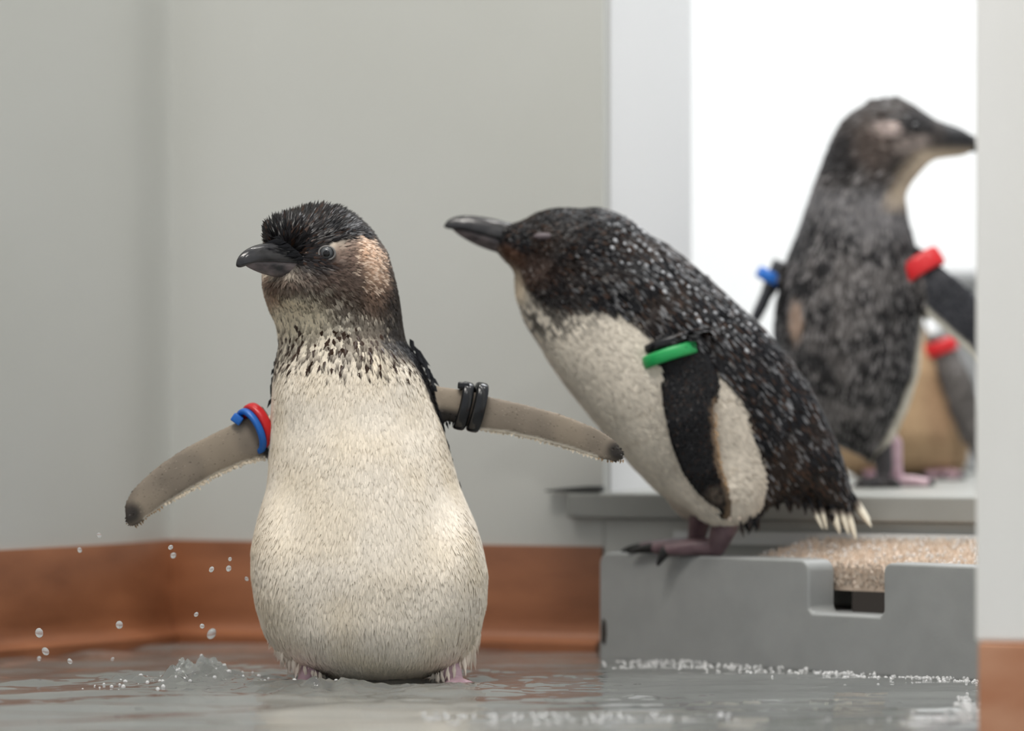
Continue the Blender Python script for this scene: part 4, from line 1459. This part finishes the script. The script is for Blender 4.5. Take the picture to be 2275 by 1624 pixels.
# ================================================================== penguin 4: mostly hidden behind penguin 3
b4 = Bird(3.66, (1800, 540, -170), (2290, 1070, 170), 6.0)
f = b4.loft((2010, 560), (2010, 1060), [(1940, 560), (1905, 585), (1892, 630), (1905, 690), (1885, 760), (1862, 840), (1850, 920), (1852, 990), (1866, 1035), (1900, 1056)],
            [(1980, 560), (2015, 585), (2030, 630), (2035, 690), (2070, 760), (2105, 840), (2135, 920), (2150, 990), (2144, 1035), (2110, 1056)],
            [(0, 20), (40, 62), (110, 70), (250, 110), (400, 130), (470, 90), (495, 30)], [(0, -10), (500, 0)], sig=10)
b4.add(f)
f = b4.loft((2060, 740), (2185, 1040), [(2090, 735), (2118, 775), (2150, 840), (2175, 920), (2192, 1000), (2190, 1040)], [(2045, 750), (2068, 790), (2085, 850), (2112, 930), (2150, 1000), (2178, 1040)],
            [(0, 26), (60, 14), (200, 11), (300, 6), (325, 3)], [(0, -40), (100, -95), (300, -120)], sig=6)
b4.add(f, 12)
V4, F4 = b4.mesh(2)
b4.root = empty('penguin', tuple(b4.to_world((2010, 812 + (CAMH - LZ1) / b4.k, 0))))
tag(b4.root, 'penguin half hidden behind the charcoal one, tan belly and red band on a grey flipper', 'penguin')


def col4(P, N):
    u, v = P[:, 0], P[:, 1]
    n1, n2 = noise(P, 14, 31), noise(P, 40, 32)
    c = lin(190, 160, 126) * (0.85 + 0.25 * n2[:, None])
    c = mixc(c, lin(58, 54, 54), 1 - sstep(v + (n2 - 0.5) * 40, 690, 760))
    c = mixc(c, lin(150, 118, 92), blob(P, 2080, 880, 40, 90) * 0.6)
    ar = (u > np.interp(v, [740, 790, 850, 930, 1000, 1040], [2046, 2066, 2084, 2110, 2148, 2176])) & (v > 735) & (P[:, 2] < -45)
    c = np.where(ar[:, None], lin(92, 88, 86) * (0.8 + 0.4 * n2[:, None]), c)
    return np.clip(c, 0.002, 1)


part(b4, 'body', V4, F4, M['plumage'], col=col4(V4, b4.N3))
coat(b4, 5000, lambda c: np.where(c[:, 2] < 40, 1.0, 0.2), lambda P, N: np.tile([0.05, 1.0, 0], (len(P), 1)),
     lambda P, N, c: (np.full(len(P), 24.), np.full(len(P), 9.), np.full(len(P), .06), c * RNG.uniform(.85, 1.1, (len(P), 1)), c), col4)
FV = 812 + (CAMH - LZ1) / b4.k
beak(b4, (1962, 640, -66), (1945, 660, -150), (0, -1, 0.1), 20, 14, 15, 6, low_len=0.9)
for x in (1935, 1992):
    ew = b4.surf_w(x, 620)
    V, F = uv_sphere((x, 620, ew + 4), 8, (0, 0, -1))
    part(b4, 'eye', V, F, M['pupil'])
foot(b4, [(1960, 1030, -10, 20), (1958, 1048, -20, 15)], (1955, FV - 12, -30, 12), [(1915, FV - 9, -75), (1950, FV - 9, -92), (1985, FV - 9, -80)], M['pink'], 16, 9, 'pale pink foot', claw_len=14)
foot(b4, [(2075, 1030, -10, 20), (2078, 1048, -20, 15)], (2080, FV - 12, -30, 12), [(2050, FV - 9, -80), (2085, FV - 9, -92), (2125, FV - 9, -78)], M['pink'], 16, 9, 'pale pink foot', claw_len=14)
band(b4, (2082, 772, -64), (0.35, 0.92, 0), 34, 6, 0.7, (0.92, -0.35, 0), M['red'], 'red flipper band', 2.6)

# ------------------------------------------------------------------ water
def wave_h(X, Y):
    """water height in metres"""
    P = np.stack([X, Y, np.zeros_like(X)], 1)
    r = np.hypot(X + 0.095, (Y - 2.97) * 0.8)
    rs = np.hypot(X + 0.19, (Y - 2.97) * 0.9)
    g = lambda sc, sd: noise(P, sc, sd) - 0.5
    h = 0.0010 * g(0.16, 41) * 1.0
    # slow oblique swell on the left
    left = sstep(-X, -0.02, 0.12)
    ph = (Y * 62 + X * 22 + 2.2 * g(0.12, 42))
    h = h + (0.3 + 0.7 * left) * 0.00120 * np.sin(ph)
    h = h + 0.00055 * np.sin(Y * 105 - X * 14 + 3 * g(0.08, 44)) * (1 + 0.8 * (1 - sstep(Y, 2.7, 2.9)))
    # choppy ripples round the bird
    near = np.exp(-(r / 0.13) ** 2)
    chop = g(0.010, 45) * 0.6 + g(0.019, 46) + g(0.0055, 47) * 0.25
    h = h + near * 0.0030 * chop
    h = h + 0.00035 * chop * sstep(Y, 2.69, 2.72) * np.exp(-(r / 0.3) ** 2)
    h = h + 0.00022 * (g(0.006, 48) + g(0.012, 49)) * sstep(Y, 2.69, 2.73)
    # splash crests
    for (cu, cv, su, sv, am) in ((420, 1512, .014, .014, .0125), (470, 1505, .013, .014, .0120), (500, 1510, .02, .02, .004), (285, 1512, .02, .016, .0028), (390, 1520, .008, .012, .0045), (640, 1525, .03, .02, .0022),
                                 (700, 1532, .03, .016, .0030), (760, 1530, .02, .015, .0032), (900, 1528, .03, .016, .0020), (1030, 1525, .03, .02, .0016), (550, 1515, .02, .02, .0025)):
        D = CAMH * FPX / (cv - CY)
        x = (cu - CX) * D / FPX
        e = np.exp(-((X - x) / su) ** 2 - ((Y - D) / sv) ** 2)
        h = h + am * e * (0.75 + 1.5 * g(0.008, 51) + 1.0 * g(0.004, 52))
    # lip at the near edge of the puddle
    h = h + 0.0006 * np.exp(-((Y - 2.70 - 0.02 * X) / 0.008) ** 2)
    return h


def water_patch(xs, ys):
    X, Y = np.meshgrid(xs, ys, indexing='ij')
    V = np.stack([X.ravel(), Y.ravel(), np.zeros(X.size)], 1)
    V[:, 2] = wave_h(V[:, 0], V[:, 1])
    nx, ny = X.shape
    i = np.arange(nx * ny).reshape(nx, ny)
    F = np.stack([i[:-1, :-1].ravel(), i[1:, :-1].ravel(), i[1:, 1:].ravel(), i[:-1, 1:].ravel()], 1)
    return V, F


xs = np.concatenate([np.arange(-0.9, -0.42, 0.008), np.arange(-0.42, 0.30, 0.0019), np.arange(0.30, 0.6, 0.006)])
ys = np.concatenate([np.arange(2.1, 2.6, 0.008), np.arange(2.6, 3.12, 0.0024), np.arange(3.12, 3.42, 0.005)])
V, F = water_patch(xs, ys)


def wall_y(x):
    return np.where(x < -0.2323, 3.40 + (x + 0.2323) * (0.37 / 0.2277), 3.275 - 0.423 * (x - 0.0632))


cen = V[F].mean(1)
F = F[cen[:, 1] < wall_y(cen[:, 0]) - 0.004]
me = np_mesh('water', V, F)
o = link('water', me, M['water'])
tag(o, 'shallow rippling clear water covering the floor in front', 'water', kind='stuff')

# rows of bright wet beads: along the foot of the tray and along the near edge of the water
def bead_row(name, label, pts, n, spread_v, rmin, rmax):
    pts = np.array(pts, float)
    seg = np.linspace(0, len(pts) - 1, 200)
    lu = np.interp(seg, range(len(pts)), pts[:, 0]); lv = np.interp(seg, range(len(pts)), pts[:, 1]); lw = np.interp(seg, range(len(pts)), pts[:, 2])
    idx = RNG.choice(200, n, p=lw / lw.sum())
    u = lu[idx] + RNG.normal(0, 6, n)
    v = lv[idx] + RNG.normal(0, spread_v, n)
    D = CAMH * FPX / (v - CY)
    R = RNG.uniform(rmin, rmax, n) ** 1.0
    X = (u - CX) * D / FPX
    P = np.stack([X, D, wave_h(X, D) + R * 0.15], 1)
    V, F = beads_mesh(P, np.stack([R, R, R * RNG.uniform(0.7, 1.3, n)], 1), sub=2)
    o = link(name, np_mesh(name, V, F), M['beads'])
    return tag(o, label, 'water beads', kind='stuff')


bead_row('water_beads', 'bright beads of water along the foot of the grey tray', [(1335, 1478, .3), (1480, 1474, 1), (1700, 1486, 1), (2000, 1505, 1), (2175, 1516, 1)], 380, 4, .0005, .0014)
bead_row('water_beads', 'glittering beads of water along the near edge, lower middle', [(930, 1592, .3), (1050, 1594, 1), (1300, 1596, 1), (1520, 1598, 1), (1700, 1600, .25), (2000, 1604, .25), (2080, 1598, .6), (2165, 1596, 1)], 190, 5, .0006, .0014)
bead_row('water_beads', 'small patch of glittering beads beside the right foreground wall', [(2125, 1570, 1), (2165, 1566, 1)], 60, 10, .0006, .0014)
bead_row('water_beads', 'sparkling splash beads left of the front penguin', [(190, 1524, .3), (300, 1514, .4), (380, 1508, 1), (470, 1502, 1.2), (540, 1510, .5), (640, 1516, .4), (760, 1522, .3)], 130, 7, .0003, .0015)

# flying droplets
drops = [(265, 1388, 8), (470, 1408, 10), (87, 1406, 9), (101, 1447, 8), (385, 1234, 6.5), (379, 1216, 5.5), (220, 1189, 5.5), (177, 1222, 5), (470, 1265, 5.5), (508, 1263, 6),
         (548, 1286, 4.5), (449, 1391, 5.5), (436, 1365, 5), (87, 1463, 5), (155, 1469, 5.5), (511, 1242, 4), (250, 1464, 4)]
names = ['bright water droplet over the brown baseboard below the hanging flipper tip', 'largest water droplet, just left of the front penguin above the water',
         'water droplet at the far left in front of the baseboard foot', 'water droplet at the far left just above the water',
         'lower of two water droplets by the top of the baseboard', 'upper of two water droplets by the top of the baseboard',
         'highest water droplet, under the left flipper tip', 'water droplet on the top edge of the baseboard, far left',
         'left one of two level water droplets beside the front penguin', 'right one of two level water droplets beside the front penguin',
         'water droplet closest to the flank of the front penguin', 'small water droplet just above the largest one',
         'tiny water droplet above the largest one and its neighbour', 'tiny water droplet under the far left pair', 'faint water droplet low over the water at left',
         'faintest tiny droplet near the baseboard top beside the front penguin', 'faint tiny droplet low over the water below the bright one']
for i, (u, v, r) in enumerate(drops):
    D = 2.96 + 0.05 * math.sin(i * 2.1)
    p = px2w(u, v, D)
    bm = bmesh.new()
    bmesh.ops.create_icosphere(bm, subdivisions=3, radius=r * D / FPX)
    for q in bm.verts:
        q.co.z *= 1.12 + 0.1 * math.sin(i)
        q.co.x += q.co.z * 0.25 * math.sin(i * 1.7)
    o = bm_obj('water_droplet', bm, M['pale_drop'], smooth=True)
    o.location = p
    tag(o, names[i], 'water droplet', 'water droplets in the air')
